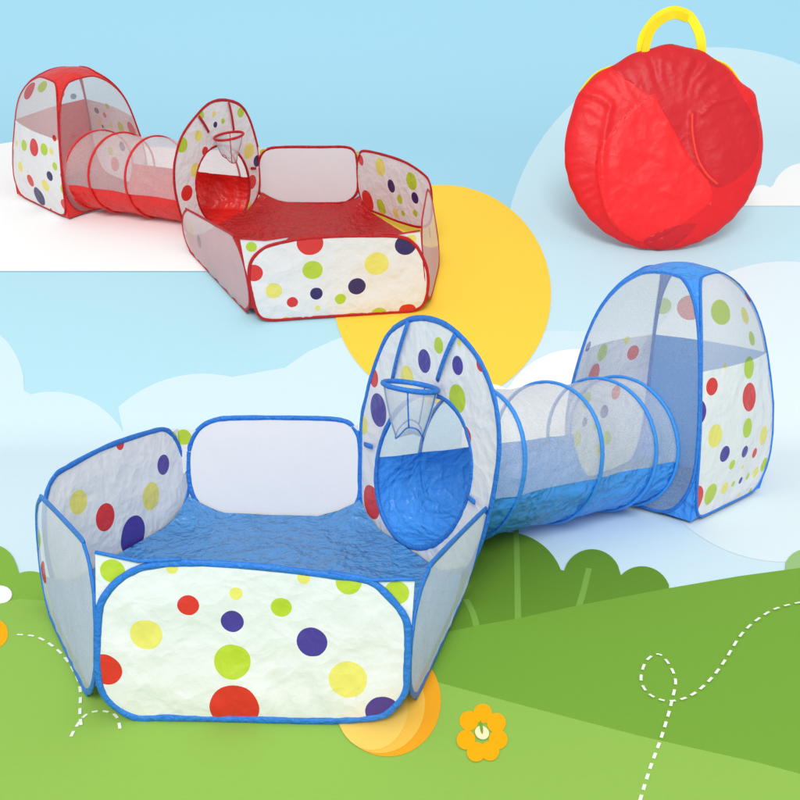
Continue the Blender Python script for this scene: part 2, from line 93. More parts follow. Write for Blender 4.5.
[-0.6662,5.2695],[-0.6032,5.2695],[-0.5402,5.2695],[-0.4773,5.2695],[-0.4143,5.2695],[-0.3503,5.2823],[-0.286,5.2951],[-0.2215,5.308],[-0.1566,5.321],[-0.0916,5.334],[-0.0262,5.347],[0.0394,5.3601],[0.1053,5.3733],[0.1694,5.38],[0.2336,5.3867],[0.298,5.3934],[0.3625,5.4002],[0.4272,5.4069],[0.492,5.4137],[0.5569,5.4205],[0.622,5.4273],[0.6872,5.4341],[0.7525,5.441],[0.818,5.4478],[0.8836,5.4547],[0.9493,5.4615],[1.0152,5.4684],[1.0813,5.4753],[1.1475,5.4823],[1.2138,5.4892],[1.2802,5.4961],[1.3468,5.5031],[1.4136,5.5101],[1.4805,5.5171],[1.5475,5.5241],[1.6147,5.5311],[1.682,5.5382],[1.7495,5.5452],[1.8171,5.5523],[1.8849,5.5594],[1.9528,5.5665],[2.0208,5.5736],[2.089,5.5807],[2.1574,5.5879],[2.2259,5.595],[2.2945,5.6022],[2.3633,5.6094],[2.4323,5.6166],[2.5014,5.6239],[2.5706,5.6311],[2.64,5.6384],[2.7096,5.6456],[2.7793,5.6529],[2.8492,5.6602],[2.9192,5.6675],[2.9893,5.6749],[3.0597,5.6822],[3.1301,5.6896],[3.2008,5.697],[3.2716,5.7044],[3.3425,5.7118],[3.4136,5.7193],[3.4849,5.7267],[3.5563,5.7342],[3.6279,5.7417],[3.6996,5.7492],[3.7715,5.7567],[3.8436,5.7642],[3.9158,5.7718],[3.8256,5.6159],[3.7395,5.467],[3.6572,5.3247],[3.5784,5.1885],[3.503,5.0581],[3.4307,4.933],[3.3613,4.813],[3.2946,4.6978],[3.2305,4.587],[3.1689,4.4805],[3.1096,4.378],[3.0525,4.2792],[2.9974,4.184],[2.9443,4.0921],[2.893,4.0035],[2.8429,3.9172],[2.7849,3.8223],[2.7105,3.7076],[2.6107,3.5599],[2.514,3.4174],[2.4243,3.2851],[2.3407,3.1619],[2.2627,3.047],[2.1897,2.9394],[2.1213,2.8385],[2.0571,2.7438],[1.9966,2.6547],[1.9395,2.5706],[1.8857,2.4912],[1.8347,2.4161],[1.7865,2.3449],[1.7407,2.2774],[1.6972,2.2133],[1.6558,2.1523],[1.6272,2.1523],[1.5987,2.1523],[1.5701,2.1523],[1.5416,2.1523],[1.513,2.1523],[1.4845,2.1523],[1.4559,2.1523],[1.4274,2.1523],[1.3988,2.1523],[1.3703,2.1523],[1.3417,2.1523],[1.3132,2.1523],[1.2846,2.1523],[1.2561,2.1523],[1.2276,2.1523],[1.199,2.1523],[1.1705,2.1523],[1.1419,2.1523],[1.1134,2.1523],[1.0848,2.1523],[1.0563,2.1523],[1.0277,2.1523],[0.9992,2.1523],[0.9706,2.1523],[0.9421,2.1523],[0.9135,2.1523],[0.885,2.1523],[0.8564,2.1523],[0.8279,2.1523],[0.7993,2.1523],[0.7708,2.1523],[0.7422,2.1523],[0.7137,2.1523],[0.6851,2.1523],[0.6566,2.1523],[0.6281,2.1523],[0.5995,2.1523],[0.571,2.1523],[0.5424,2.1523],[0.5139,2.1523],[0.4853,2.1523],[0.4568,2.1523],[0.4282,2.1523],[0.3997,2.1523],[0.3711,2.1523],[0.3426,2.1523],[0.314,2.1523],[0.2855,2.1523],[0.2569,2.1523],[0.2284,2.1523],[0.1998,2.1523],[0.1713,2.1523],[0.1427,2.1523],[0.1142,2.1523],[0.0856,2.1523],[0.0571,2.1523],[0.0285,2.1523],[0.0,2.1523],[-0.0285,2.1523],[-0.0571,2.1523],[-0.0856,2.1523],[-0.1142,2.1523],[-0.1427,2.1523],[-0.1713,2.1523],[-0.1998,2.1523],[-0.2284,2.1523],[-0.2569,2.1523],[-0.2855,2.1523],[-0.314,2.1523],[-0.3426,2.1523],[-0.3711,2.1523],[-0.3997,2.1523],[-0.4282,2.1523],[-0.4568,2.1523],[-0.4853,2.1523],[-0.5139,2.1523],[-0.5424,2.1523],[-0.571,2.1523],[-0.5995,2.1523],[-0.6281,2.1523],[-0.6566,2.1523],[-0.6851,2.1523],[-0.7137,2.1523],[-0.7422,2.1523],[-0.7708,2.1523],
[-0.7993,2.1523],[-0.8279,2.1523],[-0.8564,2.1523],[-0.885,2.1523],[-0.9135,2.1523],[-0.9421,2.1523],[-0.9706,2.1523],[-0.9992,2.1523],[-1.0277,2.1523],[-1.0563,2.1523],[-1.0848,2.1523],[-1.1134,2.1523],[-1.1419,2.1523],[-1.1705,2.1523],[-1.199,2.1523],[-1.2276,2.1523],[-1.2561,2.1523],[-1.2846,2.1523],[-1.3132,2.1523],[-1.3417,2.1523],[-1.3703,2.1523],[-1.3988,2.1523],[-1.4274,2.1523],[-1.4559,2.1523],[-1.4845,2.1523],[-1.513,2.1523],[-1.5416,2.1523],[-1.5701,2.1523],[-1.5987,2.1523],[-1.6272,2.1523],[-1.6558,2.1523],[-1.698,2.2145],[-1.7424,2.28],[-1.7893,2.3491],[-1.8387,2.4219],[-1.8909,2.4989],[-1.9462,2.5804],[-2.0048,2.6668],[-2.0671,2.7586],[-2.1333,2.8562],[-2.2039,2.9603],[-2.2794,3.0716],[-2.3602,3.1907],[-2.447,3.3186],[-2.5404,3.4563],[-2.6411,3.6048],[-2.7368,3.7475],[-2.806,3.8562],[-2.8611,3.9484],[-2.9123,4.0368],[-2.9653,4.1285],[-3.0203,4.2235],[-3.0774,4.3222],[-3.1366,4.4246],[-3.1982,4.5311],[-3.2623,4.6419],[-3.3289,4.7571],[-3.3984,4.8772],[-3.4708,5.0024],[-3.5464,5.1331]],"kind":"structure","group":None,"part":None},{"name":"cloud","cat":"cloud","label":"wide pale blue cloud bank with a humped edge left of the blue ball pit","color":"sky3","layer":2,"pts":[[-3.4445,4.957],[-3.3771,4.9445],[-3.3099,4.932],[-3.2429,4.9195],[-3.1763,4.9072],[-3.1099,4.8948],[-3.0439,4.8826],[-2.9781,4.8703],[-2.9125,4.8581],[-2.8473,4.846],[-2.7823,4.8339],[-2.7176,4.8219],[-2.6531,4.8099],[-2.5889,4.798],[-2.525,4.7861],[-2.4613,4.7743],[-2.3979,4.7625],[-2.3347,4.7508],[-2.2719,4.7391],[-2.2092,4.7274],[-2.1468,4.7159],[-2.0847,4.7043],[-2.0228,4.6928],[-2.0007,4.7011],[-1.9755,4.7013],[-1.9478,4.6935],[-1.9179,4.6779],[-1.8864,4.6547],[-1.854,4.6244],[-1.821,4.5878],[-1.7881,4.5454],[-1.7558,4.4981],[-1.7246,4.4467],[-1.6949,4.3923],[-1.6672,4.3356],[-1.6417,4.2775],[-1.6047,4.1667],[-1.567,4.1382],[-1.5502,4.1462],[-1.5325,4.1523],[-1.514,4.1565],[-1.4948,4.1587],[-1.475,4.1589],[-1.4546,4.1571],[-1.4338,4.1533],[-1.4126,4.1476],[-1.3912,4.1399],[-1.3696,4.1304],[-1.3479,4.119],[-1.3263,4.1059],[-1.3048,4.0911],[-1.2835,4.0746],[-1.2624,4.0566],[-1.2418,4.0371],[-1.2216,4.0163],[-1.2019,3.9943],[-1.1829,3.9711],[-1.1645,3.9469],[-1.1467,3.9212],[-1.1292,3.8934],[-1.1121,3.8633],[-1.1437,3.9544],[-1.1745,4.0427],[-1.1631,4.0693],[-1.1508,4.0947],[-1.1377,4.119],[-1.1236,4.142],[-1.1087,4.1637],[-1.0929,4.1841],[-1.0763,4.2029],[-1.0589,4.2203],[-1.0408,4.2361],[-1.0219,4.2503],[-1.0024,4.2628],[-0.9822,4.2736],[-0.9615,4.2826],[-0.9402,4.2899],[-0.9184,4.2954],[-0.8962,4.299],[-0.8736,4.3008],[-0.8506,4.3008],[-0.8274,4.2989],[-0.804,4.2952],[-0.7805,4.2896],[-0.7568,4.2823],[-0.7331,4.2732],[-0.6775,4.2922],[-0.6215,4.3114],[-0.5651,4.3307],[-0.5082,4.3501],[-0.4631,4.417],[-0.4169,4.4856],[-0.3482,4.5471],[-0.278,4.6099],[-0.223,4.6245],[-0.1677,4.6391],[-0.1121,4.6538],[-0.0562,4.6686],[0.0,4.6835],[0.0574,4.6825],[0.1147,4.6814],[0.172,4.6804],[0.2294,4.6794],[0.2866,4.6783],[0.3439,4.6773],[0.4012,4.6763],[0.4584,4.6752],[0.5156,4.6742],
[0.5728,4.6732],[0.6299,4.6721],[0.6871,4.6711],[0.7442,4.6701],[0.8013,4.669],[0.8584,4.668],[0.9154,4.667],[0.9725,4.6659],[1.0295,4.6649],[1.089,4.6649],[1.1486,4.6649],[1.2081,4.6649],[1.2677,4.6649],[1.3273,4.6649],[1.3868,4.6649],[1.4464,4.6649],[1.5059,4.6649],[1.5655,4.6649],[1.625,4.6649],[1.6846,4.6649],[1.7445,4.6749],[1.8046,4.6848],[1.8649,4.6948],[1.9254,4.7049],[1.9861,4.715],[2.047,4.7251],[2.1082,4.7352],[2.1696,4.7454],[2.2312,4.7556],[2.293,4.7659],[2.355,4.7762],[2.4173,4.7865],[2.4797,4.7969],[2.5424,4.8073],[2.6054,4.8177],[2.6685,4.8282],[2.7319,4.8387],[2.7955,4.8493],[2.8594,4.8599],[2.9234,4.8705],[2.9877,4.8812],[3.0523,4.8919],[3.1171,4.9027],[3.1821,4.9135],[3.2473,4.9243],[3.3128,4.9352],[3.3786,4.9461],[3.4445,4.957],[3.3741,4.8352],[3.3065,4.7183],[3.2415,4.606],[3.1791,4.498],[3.119,4.3941],[3.0611,4.2941],[3.0053,4.1977],[2.9516,4.1047],[2.8997,4.0151],[2.8494,3.9282],[2.7924,3.8343],[2.72,3.722],[2.6212,3.5754],[2.5231,3.4309],[2.4321,3.2967],[2.3475,3.1719],[2.2685,3.0555],[2.1947,2.9467],[2.1255,2.8447],[2.0605,2.7489],[1.9994,2.6589],[1.9419,2.574],[1.8875,2.4939],[1.8361,2.4181],[1.7874,2.3464],[1.7413,2.2783],[1.6975,2.2137],[1.6558,2.1523],[1.6272,2.1523],[1.5987,2.1523],[1.5701,2.1523],[1.5416,2.1523],[1.513,2.1523],[1.4845,2.1523],[1.4559,2.1523],[1.4274,2.1523],[1.3988,2.1523],[1.3703,2.1523],[1.3417,2.1523],[1.3132,2.1523],[1.2846,2.1523],[1.2561,2.1523],[1.2276,2.1523],[1.199,2.1523],[1.1705,2.1523],[1.1419,2.1523],[1.1134,2.1523],[1.0848,2.1523],[1.0563,2.1523],[1.0277,2.1523],[0.9992,2.1523],[0.9706,2.1523],[0.9421,2.1523],[0.9135,2.1523],[0.885,2.1523],[0.8564,2.1523],[0.8279,2.1523],[0.7993,2.1523],[0.7708,2.1523],[0.7422,2.1523],[0.7137,2.1523],[0.6851,2.1523],[0.6566,2.1523],[0.6281,2.1523],[0.5995,2.1523],[0.571,2.1523],[0.5424,2.1523],[0.5139,2.1523],[0.4853,2.1523],[0.4568,2.1523],[0.4282,2.1523],[0.3997,2.1523],[0.3711,2.1523],[0.3426,2.1523],[0.314,2.1523],[0.2855,2.1523],[0.2569,2.1523],[0.2284,2.1523],[0.1998,2.1523],[0.1713,2.1523],[0.1427,2.1523],[0.1142,2.1523],[0.0856,2.1523],[0.0571,2.1523],[0.0285,2.1523],[0.0,2.1523],[-0.0285,2.1523],[-0.0571,2.1523],[-0.0856,2.1523],[-0.1142,2.1523],[-0.1427,2.1523],[-0.1713,2.1523],[-0.1998,2.1523],[-0.2284,2.1523],[-0.2569,2.1523],[-0.2855,2.1523],[-0.314,2.1523],[-0.3426,2.1523],[-0.3711,2.1523],[-0.3997,2.1523],[-0.4282,2.1523],[-0.4568,2.1523],[-0.4853,2.1523],[-0.5139,2.1523],[-0.5424,2.1523],[-0.571,2.1523],[-0.5995,2.1523],[-0.6281,2.1523],[-0.6566,2.1523],[-0.6851,2.1523],[-0.7137,2.1523],[-0.7422,2.1523],[-0.7708,2.1523],[-0.7993,2.1523],[-0.8279,2.1523],[-0.8564,2.1523],[-0.885,2.1523],[-0.9135,2.1523],[-0.9421,2.1523],[-0.9706,2.1523],[-0.9992,2.1523],[-1.0277,2.1523],[-1.0563,2.1523],[-1.0848,2.1523],[-1.1134,2.1523],[-1.1419,2.1523],[-1.1705,2.1523],[-1.199,2.1523],[-1.2276,2.1523],[-1.2561,2.1523],[-1.2846,2.1523],[-1.3132,2.1523],[-1.3417,2.1523],[-1.3703,2.1523],[-1.3988,2.1523],[-1.4274,2.1523],[-1.4559,2.1523],[-1.4845,2.1523],[-1.513,2.1523],
[-1.5416,2.1523],[-1.5701,2.1523],[-1.5987,2.1523],[-1.6272,2.1523],[-1.6558,2.1523],[-1.6975,2.2137],[-1.7413,2.2783],[-1.7874,2.3464],[-1.8361,2.4181],[-1.8875,2.4939],[-1.9419,2.574],[-1.9994,2.6589],[-2.0605,2.7489],[-2.1255,2.8447],[-2.1947,2.9467],[-2.2685,3.0555],[-2.3475,3.1719],[-2.4321,3.2967],[-2.5231,3.4309],[-2.6212,3.5754],[-2.72,3.722],[-2.7924,3.8343],[-2.8494,3.9282],[-2.8997,4.0151],[-2.9516,4.1047],[-3.0053,4.1977],[-3.0611,4.2941],[-3.119,4.3941],[-3.1791,4.498],[-3.2415,4.606],[-3.3065,4.7183],[-3.3741,4.8352]],"kind":"thing","group":None,"part":None},{"name":"cloud","cat":"cloud","label":"large pale round cloud rising to the right of the blue tent","color":"sky4","layer":3,"pts":[[2.2222,4.0099],[2.2637,4.1092],[2.3012,4.2116],[2.3342,4.3165],[2.3621,4.423],[2.3843,4.5301],[2.4001,4.6367],[2.4092,4.7416],[2.4109,4.8434],[2.4048,4.9409],[2.3907,5.0324],[2.3684,5.1167],[2.3377,5.1921],[2.2988,5.2574],[2.2521,5.3113],[2.1979,5.3527],[2.1369,5.3808],[2.0699,5.395],[1.9978,5.395],[1.9218,5.3808],[1.8429,5.3527],[1.7623,5.3113],[1.6813,5.2574],[1.6009,5.1921],[1.5222,5.1167],[1.4462,5.0324],[1.3739,4.9409],[1.3058,4.8434],[1.2427,4.7416],[1.185,4.6367],[1.1331,4.5301],[1.0871,4.423],[1.0473,4.3165],[1.0135,4.2116],[0.9859,4.1092],[0.9642,4.0099],[0.948,3.9134],[0.9334,3.8069],[0.9161,3.6753],[0.8949,3.5164],[0.8803,3.3735],[0.8719,3.2464],[0.869,3.1338],[0.8713,3.0347],[0.8781,2.948],[0.8892,2.8729],[0.9043,2.8087],[0.9231,2.7548],[0.9454,2.7107],[0.9711,2.6758],[1.0001,2.65],[1.0322,2.6329],[1.0676,2.6244],[1.1061,2.6244],[1.1478,2.6329],[1.1927,2.65],[1.241,2.6758],[1.2926,2.7107],[1.3479,2.7548],[1.4069,2.8087],[1.4699,2.8729],[1.537,2.948],[1.6085,3.0347],[1.6847,3.1338],[1.7659,3.2464],[1.8523,3.3735],[1.9444,3.5164],[2.0417,3.6753],[2.1193,3.8069],[2.1767,3.9134]],"kind":None,"group":None,"part":None},{"name":"cloud","cat":"cloud","label":"broad white cloud with a straight lower edge under the red tent and tunnel","color":"white","layer":4,"pts":[[-4.6201,6.9895],[-4.542,6.9913],[-4.4638,6.9932],[-4.3856,6.995],[-4.3073,6.9969],[-4.229,6.9987],[-4.1507,7.0006],[-4.0723,7.0024],[-3.9939,7.0043],[-3.9154,7.0061],[-3.837,7.008],[-3.7585,7.0098],[-3.6799,7.0117],[-3.6013,7.0135],[-3.5227,7.0154],[-3.444,7.0172],[-3.3653,7.0191],[-3.2866,7.0209],[-3.2078,7.0228],[-3.129,7.0247],[-3.0502,7.0265],[-2.9803,7.0526],[-2.9099,7.0789],[-2.8391,7.1054],[-2.7678,7.132],[-2.696,7.1588],[-2.6241,7.1974],[-2.5516,7.2364],[-2.4267,7.2168],[-2.3025,7.1974],[-2.2117,7.1836],[-2.1212,7.1698],[-2.031,7.1561],[-1.9411,7.1424],[-1.8515,7.1287],[-1.7622,7.1151],[-1.6732,7.1016],[-1.5815,7.089],[-1.4901,7.0764],[-1.3989,7.0639],[-1.3081,7.0514],[-1.2175,7.0389],[-1.1272,7.0265],[-1.0296,6.9895],[-0.9329,6.9528],[-0.8371,6.9165],[-0.7422,6.8805],[-0.6481,6.8448],[-0.5725,6.6996],[-0.4996,6.5596],[-0.4293,6.4246],[-0.399,6.1563],[-0.3709,5.9067],[-0.3721,5.674],[-0.3733,5.4564],[-0.4208,5.3674],[-0.467,5.2809],[-0.5303,5.2809],[-0.5936,5.2809],[-0.6568,5.2809],
[-0.7201,5.2809],[-0.7834,5.2809],[-0.8467,5.2809],[-0.91,5.2809],[-0.9733,5.2809],[-1.0366,5.2809],[-1.0999,5.2809],[-1.1632,5.2809],[-1.2265,5.2809],[-1.2898,5.2809],[-1.3531,5.2809],[-1.4164,5.2809],[-1.4797,5.2809],[-1.543,5.2809],[-1.6063,5.2809],[-1.6696,5.2809],[-1.7329,5.2809],[-1.7962,5.2809],[-1.8595,5.2809],[-1.9228,5.2809],[-1.9861,5.2809],[-2.0494,5.2809],[-2.1127,5.2809],[-2.176,5.2809],[-2.2393,5.2809],[-2.3026,5.2809],[-2.3659,5.2809],[-2.4292,5.2809],[-2.4925,5.2809],[-2.5558,5.2809],[-2.6191,5.2809],[-2.6824,5.2809],[-2.7457,5.2809],[-2.809,5.2809],[-2.8723,5.2809],[-2.9356,5.2809],[-2.9989,5.2809],[-3.0622,5.2809],[-3.1255,5.2809],[-3.1888,5.2809],[-3.2521,5.2809],[-3.3154,5.2809],[-3.3787,5.2809],[-3.442,5.2809],[-3.5053,5.2809],[-3.5686,5.2809],[-3.6319,5.2809],[-3.7203,5.4337],[-3.8131,5.5942],[-3.9107,5.763],[-4.0134,5.9405],[-4.1217,6.1277],[-4.2359,6.3252],[-4.3567,6.534],[-4.4846,6.7551]],"kind":None,"group":None,"part":None},{"name":"cloud","cat":"cloud","label":"small white cloud with a flat bottom at the right edge beside the red carry bag","color":"white","layer":4,"pts":[[1.9664,6.1269],[2.0133,6.2317],[2.0408,6.2658],[2.0632,6.2814],[2.0818,6.2835],[2.1054,6.3025],[2.1443,6.374],[2.1733,6.4107],[2.1977,6.4313],[2.2188,6.44],[2.2367,6.4383],[2.2513,6.4258],[2.2621,6.4007],[2.2902,6.4324],[2.34,6.5335],[2.3802,6.6023],[2.4157,6.6549],[2.4479,6.6966],[2.4777,6.7301],[2.5055,6.7567],[2.5314,6.7774],[2.5557,6.7927],[2.5784,6.803],[2.5996,6.8084],[2.6192,6.8092],[2.6372,6.8053],[2.6536,6.7967],[2.6683,6.7831],[2.6811,6.7642],[2.7133,6.8015],[2.7503,6.8519],[2.7844,6.8935],[2.8163,6.9281],[2.8461,6.9566],[2.8742,6.9797],[2.9006,6.9979],[2.9253,7.0115],[2.9486,7.0207],[2.9702,7.0256],[2.9904,7.0263],[3.009,7.0228],[3.0259,7.0151],[3.0412,7.003],[3.0547,6.9863],[3.0662,6.9649],[3.0756,6.9382],[3.0826,6.9058],[3.0869,6.8666],[3.0877,6.8194],[3.0842,6.7618],[3.0745,6.6894],[3.0537,6.5905],[2.9666,6.3514],[2.8848,6.1269],[2.9025,6.1269],[2.9202,6.1269],[2.9378,6.1269],[2.9407,6.1196],[2.8656,6.1196],[2.7905,6.1196],[2.7154,6.1196],[2.6403,6.1196],[2.5652,6.1196],[2.4901,6.1196],[2.415,6.1196],[2.3399,6.1196],[2.2648,6.1196],[2.1897,6.1196],[2.1146,6.1196],[2.0395,6.1196],[1.9644,6.1196]],"kind":None,"group":None,"part":None},{"name":"sun","cat":"sun","label":"big plain yellow sun disc between the red ball pit and the blue tunnel","color":"sun","layer":5,"pts":[[0.7521,5.0296],[0.7618,5.1206],[0.7682,5.2139],[0.7712,5.3088],[0.7707,5.4049],[0.7664,5.5013],[0.7582,5.5975],[0.746,5.6927],[0.7298,5.7859],[0.7094,5.8764],[0.6849,5.9633],[0.6565,6.0455],[0.6241,6.1222],[0.5879,6.1925],[0.5483,6.2555],[0.5055,6.3103],[0.4599,6.3563],[0.4119,6.3928],[0.3619,6.4192],[0.3105,6.4352],[0.2582,6.4406],[0.2054,6.4352],[0.1529,6.4192],[0.1011,6.3928],[0.0505,6.3563],[0.0017,6.3103],[-0.0449,6.2555],[-0.0888,6.1925],[-0.1298,6.1222],[-0.1676,6.0455],[-0.2018,5.9633],[-0.2322,5.8764],[-0.2589,5.7859],[-0.2816,5.6927],[-0.3004,5.5975],[-0.3153,5.5013],
[-0.3263,5.4049],[-0.3335,5.3088],[-0.337,5.2139],[-0.3371,5.1206],[-0.3337,5.0296],[-0.3272,4.9412],[-0.3176,4.8558],[-0.3052,4.774],[-0.2901,4.6958],[-0.2726,4.6216],[-0.2528,4.5516],[-0.2308,4.486],[-0.207,4.4249],[-0.1813,4.3684],[-0.154,4.3167],[-0.1253,4.2697],[-0.0953,4.2276],[-0.0641,4.1904],[-0.0319,4.1581],[0.0012,4.1307],[0.0351,4.1083],[0.0696,4.0909],[0.1047,4.0785],[0.1401,4.071],[0.1758,4.0685],[0.2117,4.071],[0.2477,4.0785],[0.2836,4.0909],[0.3193,4.1083],[0.3548,4.1307],[0.3898,4.1581],[0.4242,4.1904],[0.458,4.2276],[0.491,4.2697],[0.5229,4.3167],[0.5538,4.3684],[0.5834,4.4249],[0.6115,4.486],[0.638,4.5516],[0.6627,4.6216],[0.6853,4.6958],[0.7058,4.774],[0.7239,4.8558],[0.7394,4.9412]],"kind":None,"group":None,"part":None},{"name":"cloud","cat":"cloud","label":"white two-humped cloud overlapping the lower edge of the yellow sun beside the blue tunnel","color":"white","layer":6,"pts":[[0.2136,3.719],[0.2252,3.719],[0.2369,3.719],[0.2488,3.8603],[0.2589,3.9756],[0.2691,4.0897],[0.2837,4.1259],[0.2979,4.1513],[0.3118,4.1705],[0.3255,4.1852],[0.3391,4.1964],[0.3525,4.2045],[0.3658,4.2099],[0.3789,4.2128],[0.3919,4.2132],[0.4046,4.2112],[0.4172,4.2066],[0.4295,4.1994],[0.4415,4.1893],[0.4532,4.1759],[0.4674,4.191],[0.4835,4.2262],[0.4994,4.2573],[0.5151,4.2851],[0.5307,4.3102],[0.5462,4.333],[0.5616,4.3538],[0.5769,4.3728],[0.5922,4.3902],[0.6073,4.406],[0.6224,4.4204],[0.6373,4.4335],[0.6522,4.4453],[0.667,4.4559],[0.6817,4.4653],[0.6963,4.4737],[0.7108,4.4809],[0.7252,4.4871],[0.7395,4.4923],[0.7537,4.4964],[0.7677,4.4995],[0.7817,4.5017],[0.7955,4.5028],[0.8091,4.503],[0.8226,4.5021],[0.836,4.5003],[0.8492,4.4975],[0.8622,4.4937],[0.8751,4.4889],[0.8877,4.4831],[0.9002,4.4762],[0.9124,4.4682],[0.9244,4.4592],[0.9362,4.4489],[0.9477,4.4375],[0.959,4.4249],[0.9699,4.4109],[0.9805,4.3956],[0.9908,4.3788],[1.0007,4.3604],[1.012,4.35],[1.026,4.354],[1.0398,4.3567],[1.0534,4.3581],[1.0667,4.3583],[1.0798,4.3573],[1.0926,4.355],[1.1051,4.3515],[1.1174,4.3466],[1.1293,4.3405],[1.1409,4.3329],[1.1522,4.324],[1.1631,4.3136],[1.1736,4.3016],[1.1837,4.2879],[1.1933,4.2723],[1.2023,4.2547],[1.2107,4.2348],[1.2184,4.2121],[1.2252,4.1862],[1.2309,4.1561],[1.2067,4.0507],[1.1836,3.9495],[1.1582,3.8434],[1.1246,3.7136],[1.0766,3.7136],[1.0287,3.7136],[0.9807,3.7136],[0.9327,3.7136],[0.8848,3.7136],[0.8368,3.7136],[0.7888,3.7136],[0.7409,3.7136],[0.6929,3.7136],[0.645,3.7136],[0.597,3.7136],[0.549,3.7136],[0.5011,3.7136],[0.4531,3.7136],[0.4051,3.7136],[0.3572,3.7136],[0.3092,3.7136],[0.2612,3.7136],[0.2133,3.7136]],"kind":None,"group":None,"part":None},{"name":"bush","cat":"bush","label":"leafy green round-headed bush at the left edge beside the blue ball pit","color":"bushl","layer":6.4,"pts":[[-1.3641,2.0574],[-1.3572,2.0574],[-1.3504,2.0574],[-1.3436,2.0574],[-1.3368,2.0574],[-1.33,2.0574],[-1.3231,2.0574],[-1.3163,2.0574],[-1.3095,2.0574],[-1.3027,2.0574],[-1.2959,2.0574],[-1.3286,2.1188],[-1.3631,2.1835],[-1.3995,2.2518],[-1.438,2.3239],[-1.4787,2.4003],
[-1.5219,2.4812],[-1.5401,2.5292],[-1.5517,2.5655],[-1.5596,2.5955],[-1.565,2.6211],[-1.5685,2.6435],[-1.5704,2.6632],[-1.5711,2.6806],[-1.5706,2.6961],[-1.5691,2.7098],[-1.5667,2.722],[-1.5634,2.7326],[-1.5594,2.7418],[-1.5546,2.7497],[-1.5491,2.7562],[-1.543,2.7616],[-1.5362,2.7657],[-1.5287,2.7686],[-1.5207,2.7704],[-1.5121,2.7709],[-1.5029,2.7704],[-1.4932,2.7686],[-1.4829,2.7657],[-1.472,2.7616],[-1.4653,2.766],[-1.4737,2.8023],[-1.4781,2.8306],[-1.48,2.8538],[-1.4798,2.8729],[-1.478,2.8889],[-1.4749,2.902],[-1.4705,2.9127],[-1.465,2.9211],[-1.4585,2.9274],[-1.4511,2.9316],[-1.4428,2.9339],[-1.4335,2.9342],[-1.4234,2.9326],[-1.4125,2.929],[-1.4007,2.9234],[-1.3881,2.9157],[-1.3745,2.9058],[-1.3599,2.8935],[-1.3443,2.8786],[-1.3275,2.8605],[-1.3093,2.8388],[-1.2892,2.8124],[-1.2665,2.7793],[-1.2391,2.7342],[-1.2299,2.7333],[-1.2242,2.7408],[-1.2173,2.7456],[-1.2093,2.7477],[-1.2003,2.7473],[-1.1903,2.7443],[-1.1793,2.7386],[-1.1672,2.7301],[-1.1539,2.7183],[-1.1392,2.7025],[-1.1226,2.6816],[-1.1031,2.6527],[-1.0765,2.6043],[-1.0447,2.5408],[-1.0389,2.5475],[-1.0323,2.5519],[-1.0249,2.5543],[-1.0167,2.5546],[-1.0078,2.5529],[-0.9983,2.5492],[-0.988,2.5433],[-0.9769,2.535],[-0.9649,2.5241],[-0.9519,2.51],[-0.9377,2.4918],[-0.9215,2.4676],[-0.9064,2.4462],[-0.9001,2.4513],[-0.8933,2.4549],[-0.886,2.457],[-0.8783,2.4577],[-0.87,2.457],[-0.8614,2.4549],[-0.8523,2.4513],[-0.8428,2.4462],[-0.8328,2.4396],[-0.8223,2.4312],[-0.8114,2.421],[-0.7998,2.4086],[-0.7876,2.3937],[-0.7745,2.3756],[-0.7603,2.3532],[-0.7442,2.3236],[-0.7233,2.2762],[-0.6991,2.1988],[-0.6763,2.1261],[-0.6548,2.0574],[-0.6479,2.0574],[-0.6411,2.0574],[-0.6343,2.0574],[-0.6275,2.0574],[-0.6206,2.0574],[-0.6138,2.0574],[-0.6132,2.0551],[-0.641,2.0551],[-0.6688,2.0551],[-0.6965,2.0551],[-0.7243,2.0551],[-0.752,2.0551],[-0.7798,2.0551],[-0.8076,2.0551],[-0.8353,2.0551],[-0.8631,2.0551],[-0.8908,2.0551],[-0.9186,2.0551],[-0.9463,2.0551],[-0.9741,2.0551],[-1.0019,2.0551],[-1.0296,2.0551],[-1.0574,2.0551],[-1.0851,2.0551],[-1.1129,2.0551],[-1.1407,2.0551],[-1.1684,2.0551],[-1.1962,2.0551],[-1.2239,2.0551],[-1.2517,2.0551],[-1.2795,2.0551],[-1.3072,2.0551],[-1.335,2.0551],[-1.3627,2.0551]],"kind":None,"group":None,"part":None},{"name":"bush","cat":"bush","label":"tall dark green bush with three rounded heads under the blue tunnel","color":"bushd","layer":6.2,"pts":[[0.0793,2.2686],[0.088,2.3064],[0.0965,2.3325],[0.1049,2.3528],[0.1133,2.3694],[0.1217,2.3831],[0.1293,2.4618],[0.1373,2.5452],[0.1481,2.595],[0.1585,2.6326],[0.1688,2.6637],[0.179,2.6902],[0.1891,2.7133],[0.1992,2.7337],[0.2092,2.7517],[0.2192,2.7676],[0.2291,2.7817],[0.239,2.7941],[0.2488,2.8049],[0.2586,2.8142],[0.2683,2.8222],[0.2779,2.8287],[0.2875,2.834],[0.2969,2.8379],[0.3063,2.8406],[0.3155,2.8421],[0.3246,2.8423],[0.3336,2.8413],[0.3425,2.839],[0.3512,2.8354],[0.3597,2.8306],[0.3681,2.8245],[0.3762,2.817],[0.3841,2.8082],[0.3918,2.7979],[0.3993,2.786],[0.4064,2.7725],[0.4132,2.7572],[0.4197,2.7399],[0.4257,2.7204],[0.4313,2.6982],
